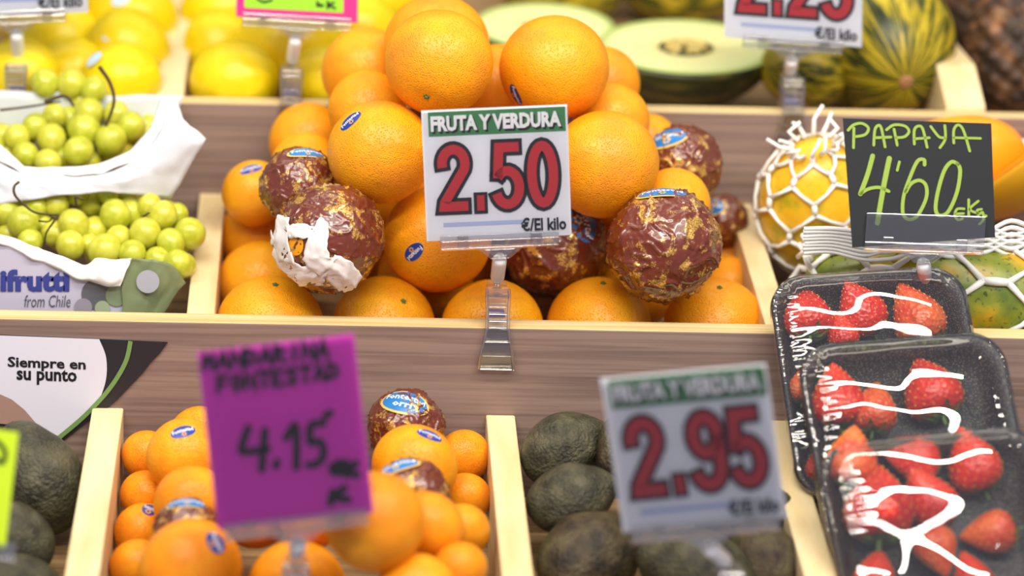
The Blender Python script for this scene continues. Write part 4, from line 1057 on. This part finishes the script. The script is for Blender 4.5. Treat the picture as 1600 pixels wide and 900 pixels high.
pineapple(1590, 78, 74, .36, 'dark brown pineapple at the top right corner, nearest')
pineapple(1535, 10, 60, .50, 'dark brown pineapple behind the nearest one, beside the partition board')

# ------------------------------------------------------------------ strawberries in film-wrapped trays
m = Mat('black_foam_tray'); v = m.coord((1, 1, 1)); n = m.tex('ShaderNodeTexVoronoi', v, 600)
m.base(m.ramp(n, [(.1, (118, 118, 100)), (.42, (26, 26, 27))])).set(.45, spec=.5).bump(n, .0004, .6); TRAY = m.m
def rrect(w_, h_, rad, n=8):
    out = []
    for cx, cy, a0 in ((w_ / 2 - rad, h_ / 2 - rad, 0), (-w_ / 2 + rad, h_ / 2 - rad, 90), (-w_ / 2 + rad, -h_ / 2 + rad, 180), (w_ / 2 - rad, -h_ / 2 + rad, 270)):
        for k in range(n + 1): out.append(Vector((cx + rad * math.cos(R(a0 + 90 * k / n)), cy + rad * math.sin(R(a0 + 90 * k / n)), 0)))
    return out
def strawberry_mesh(seed):
    rnd = random.Random(seed); vs = []; fs = []; nu, nv = 30, 24
    pts = []
    N = 130
    prof = lambda t: abs(math.sin(math.pi * min(1, t) ** .62)) ** .85   # t 0 = shoulder, 1 = tip
    for i in range(nv + 1):
        t_ = i / nv; z = .95 - 2.1 * t_; rad = max(.0, prof(t_)) * .86
        for j in range(nu):
            ph = 2 * math.pi * j / nu; k = 1 + .06 * noise.noise(Vector((math.cos(ph), math.sin(ph), z)) * 1.2 + Vector((seed, 0, 0)))
            vs.append(Vector((rad * math.cos(ph) * k, rad * math.sin(ph) * k * .9, z - (.12 if i == 0 else 0))))
    for i in range(nv):
        for j in range(nu): fs.append((i * nu + j, (i + 1) * nu + j, (i + 1) * nu + (j + 1) % nu, i * nu + (j + 1) % nu))
    sv = []; sf = []
    for k in range(N):
        t_ = .10 + .85 * (k + .5) / N; ph = k * 2.39996; z = .95 - 2.1 * t_; rad = prof(t_) * .86
        kk = 1 + .06 * noise.noise(Vector((math.cos(ph), math.sin(ph), z)) * 1.2 + Vector((seed, 0, 0)))
        p = Vector((rad * math.cos(ph) * kk, rad * math.sin(ph) * kk * .9, z)); nrm = Vector((math.cos(ph), math.sin(ph), -.25)).normalized(); e = nrm.cross(Vector((0, 0, 1))).normalized(); f = e.cross(nrm)
        b = len(sv); sv += [p + e * .026, p + f * .045, p - e * .026, p - f * .045, p + nrm * .03]; sf += [(b, b + 1, b + 4), (b + 1, b + 2, b + 4), (b + 2, b + 3, b + 4), (b + 3, b, b + 4)]
    return (vs, fs), (sv, sf)
def berry_mat(name, a, b):
    m = Mat(name); v = m.coord(); n = m.tex('ShaderNodeTexNoise', v, 1.2, Detail=2); vo = m.tex('ShaderNodeTexVoronoi', v, 7)
    m.base(m.ramp(n, [(.35, a), (.65, b)])).set(.28, spec=.5, coat=.3).bump(vo, .002, .6); return m.m
BM = [berry_mat('strawberry_red', (190, 26, 16), (216, 52, 26)), berry_mat('strawberry_orange_red', (208, 62, 30), (226, 110, 50))]
SEED = plain('strawberry_seed', (226, 160, 70), .4); LEAF = plain('calyx_green', (78, 112, 44), .6)
SBM = []
for s in (1, 2, 3):
    (a, b) = strawberry_mesh(s); SBM.append(([mesh_of('strawberry', a, bm_) for bm_ in BM], mesh_of('seeds', b, SEED, False)))
def leaves():
    mb = MB()
    for k in range(9):
        a_ = 2 * math.pi * k / 9 + random.uniform(-.2, .2); d = Vector((math.cos(a_), math.sin(a_), 0)); s_ = Vector((-d.y, d.x, 0)); L_ = random.uniform(.6, .85)
        P = [Vector((0, 0, .9)), d * L_ * .4 + s_ * .13 + Vector((0, 0, .96)), d * L_ * .8 + s_ * .08 + Vector((0, 0, .80)), d * L_ + Vector((0, 0, .72)), d * L_ * .8 - s_ * .08 + Vector((0, 0, .80)), d * L_ * .4 - s_ * .13 + Vector((0, 0, .96))]
        mb.add(P, [(0, 1, 2, 3), (0, 3, 4, 5)])
    mb.tube([(0, 0, .85), (0.03, 0, 1.2)], [.07, .05], 6); o = mb.build('calyx', LEAF); me = o.data; bpy.data.objects.remove(o); return me
LV = leaves()
TH = R(50); NP = Vector((0, -math.sin(TH), math.cos(TH))); EDGE = Vector((0, -BT - .001, ZM + .001))
UPL = Vector((0, math.cos(TH), math.sin(TH)))
trays = []
def tray(cpx, w_px, Lm, layer, rot, label, berries, dip=.028):
    P0 = EDGE + NP * (.030 + layer * .036); top = atP(cpx[0], cpx[1], P0, NP); s = depth(top) / FPX; W_ = w_px * s
    ex = Vector((1, 0, 0)) * math.cos(rot) + UPL * math.sin(rot); ey = NP.cross(ex)
    c = top - ey * (Lm / 2); Mx = Matrix((ex, ey, NP)).transposed().to_4x4()
    t = empty('strawberry_tray', c); t.rotation_euler = Mx.to_euler(); tag(t, label, 'fruit tray', 'film-wrapped strawberry trays')
    mb = MB(); loops = [rrect(W_, Lm, .026), rrect(W_ - .006, Lm - .006, .024), rrect(W_ - .020, Lm - .020, .02), rrect(W_ - .034, Lm - .034, .018), ]
    zs = [-.001, .0015, -.012, -dip + .004]; n = len(loops[0]); vs = []; fs = []
    for lp, z in zip(loops, zs): vs += [Vector((p.x, p.y, z)) for p in lp]
    for q in range(3): fs += [(q * n + k, q * n + (k + 1) % n, (q + 1) * n + (k + 1) % n, (q + 1) * n + k) for k in range(n)]
    fs.append(tuple(3 * n + k for k in range(n)))
    b = len(vs); outer = [rrect(W_, Lm, .026), rrect(W_ - .014, Lm - .014, .024), rrect(W_ - .030, Lm - .030, .02)]
    for lp, z in zip(outer, (-.003, -.014, -dip)): vs += [Vector((p.x, p.y, z)) for p in lp]
    fs += [(k, b + k, b + (k + 1) % n, (k + 1) % n) for k in range(n)]
    for q in range(2): fs += [(b + q * n + k, b + (q + 1) * n + k, b + (q + 1) * n + (k + 1) % n, b + q * n + (k + 1) % n) for k in range(n)]
    fs.append(tuple(b + 2 * n + k for k in range(n))[::-1]); mb.add(vs, fs); mb.build('tray', TRAY, t, smooth=True)
    # film: a taut skin sagging between the fruit, pulled over the rim with creases
    g = 72; vs = []; fs = []; rad = .028; bl = []
    Mi = (Matrix.Translation(c) @ Mx).inverted()
    for q in berries:
        p = Mi @ atP(q[0], q[1], P0, NP); bl.append((p.x, p.y, q[2] * s))
    for i in range(g + 1):
        for j in range(g + 1):
            u = -1 + 2 * j / g; v_ = -1 + 2 * i / g
            # map the square to the rounded rectangle
            x = u * W_ / 2; y = v_ * Lm / 2; dx = max(0, abs(x) - (W_ / 2 - rad)); dy = max(0, abs(y) - (Lm / 2 - rad)); dd = math.hypot(dx, dy)
            mxx = max(dx, dy)
            if dd > 1e-9 and mxx > 0:
                k = mxx / dd; x = math.copysign(abs(x) - dx + dx * k, x); y = math.copysign(abs(y) - dy + dy * k, y)
            e = 1 - max(abs(u), abs(v_)); lift = min(1, e / .16); lift = lift * lift * (3 - 2 * lift)
            h = 0
            for bx, by, br in bl:
                h += .009 * math.exp(-((x - bx) ** 2 + (y - by) ** 2) / (1.35 * br) ** 2)
            z = .003 + lift * (.003 + .012 * (1 - math.exp(-h / .012)))+ lift * .0035 * noise.noise(Vector((x * 17 + layer * 5, y * 17, layer * 3)))
            cr = math.exp(-(e / .2) ** 2); z += cr * min(1, e / .04) * .0012 * math.sin((x if abs(v_) > abs(u) else y) * 900 + 4 * noise.noise(Vector((x * 30, y * 30, 0)))) * max(0, noise.noise(Vector((x * 22, y * 22, 7))) + .15) * 2
            vs.append(Vector((x * 1.01, y * 1.01, z)))
    fs = [(i * (g + 1) + j, i * (g + 1) + j + 1, (i + 1) * (g + 1) + j + 1, (i + 1) * (g + 1) + j) for i in range(g) for j in range(g)]
    # skirt round the outside
    bd = [j for j in range(g)] + [i * (g + 1) + g for i in range(g)] + [g * (g + 1) + g - j for j in range(g)] + [(g - i) * (g + 1) for i in range(g)]
    b = len(vs)
    for q, (f_, z) in enumerate(((1.004, -.004), (.97, -.018), (.93, -dip - .001))):
        vs += [Vector((vs[k].x * f_, vs[k].y * f_, z + .0008 * math.sin(kk * .9) * (q == 1))) for kk, k in enumerate(bd)]
    n = len(bd)
    for k in range(n): fs.append((bd[k], b + k, b + (k + 1) % n, bd[(k + 1) % n]))
    for q in range(2): fs += [(b + q * n + k, b + (q + 1) * n + k, b + (q + 1) * n + (k + 1) % n, b + q * n + (k + 1) % n) for k in range(n)]
    mb = MB(); mb.add(vs, fs); f = mb.build('cling_film', FILM, t, smooth=True); f['label'] = 'glossy transparent cling film'
    for (px, py, rp, ang, mi, lab, face) in berries:
        p = atP(px, py, P0 - NP * .010, NP); r = rp * s * 1.14
        # calyx direction: in-plane angle (deg, 90 = up the tray) plus a lean towards the viewer
        d = (ex * math.cos(R(ang)) + ey * math.sin(R(ang))) + NP * face
        me = SBM[int(px) % 3]; Rm = rot_to(d, random.uniform(0, 6)); o = link('strawberry', me[0][mi]); o.location = p; o.rotation_euler = Rm.to_euler(); o.scale = (r, r, r)
        tag(o, lab, 'strawberry', 'strawberries under cling film')
        q = link('seeds', me[1], o); q['kind'] = 'stuff'; link('calyx', LV, o)
    return t
D = 270
tray((1350, 427), 304, .18, 0, R(5), 'rearmost film-wrapped strawberry tray, resting on the wooden board', [
  (1262, 492, 40, 265, 0, 'red strawberry at the left of the rearmost tray, leaves down', .25), (1345, 484, 40, 300, 0, 'dark red strawberry in the middle of the rearmost tray', -.5),
  (1316, 520, 28, 275, 0, 'small strawberry squeezed in the middle of the rearmost tray', -.2), (1432, 494, 46, 290, 1, 'pale orange strawberry at the right of the rearmost tray', -.1),
  (1254, 605, 25, 260, 1, 'strawberry at the lower left of the rearmost tray, behind the rim of the middle one', 0), (1281, 728, 24, 260, 0, 'strawberry low in the rearmost tray, a sliver at its left side', 0)])
tray((1402, 531), 322, .17, 1, R(6), 'middle film-wrapped strawberry tray, overlapping the rearmost', [
  (1308, 622, 44, 270, 0, 'red strawberry at the left of the middle tray', -.2), (1366, 640, 38, 255, 1, 'orange red strawberry beside the left one in the middle tray', .1),
  (1455, 610, 47, 280, 0, 'strawberry with leaves showing, right in the middle tray', .2)])
tray((1446, 682), 350, .15, 2, R(7), 'nearest film-wrapped strawberry tray, cut by the right bottom corner', [
  (1330, 716, 42, 255, 1, 'pointed strawberry top left in the nearest tray', -.1), (1372, 790, 56, 260, 0, 'largest strawberry in the nearest tray, leaves at its lower end', .1),
  (1428, 716, 38, 350, 0, 'strawberry lying sideways at the top middle of the nearest tray', -.2), (1452, 780, 44, 300, 0, 'strawberry in shadow at the middle of the nearest tray', -.4),
  (1520, 722, 46, 285, 0, 'dark red strawberry top right in the nearest tray', -.2), (1548, 832, 38, 0, 1, 'strawberry with leaves to the right in the nearest tray', .2),
  (1462, 858, 36, 100, 1, 'orange strawberry low in the middle of the nearest tray', .0), (1368, 900, 34, 250, 0, 'strawberry at the bottom edge, left in the nearest tray', 0), (1520, 905, 36, 280, 0, 'strawberry at the bottom edge, right in the nearest tray', 0)])
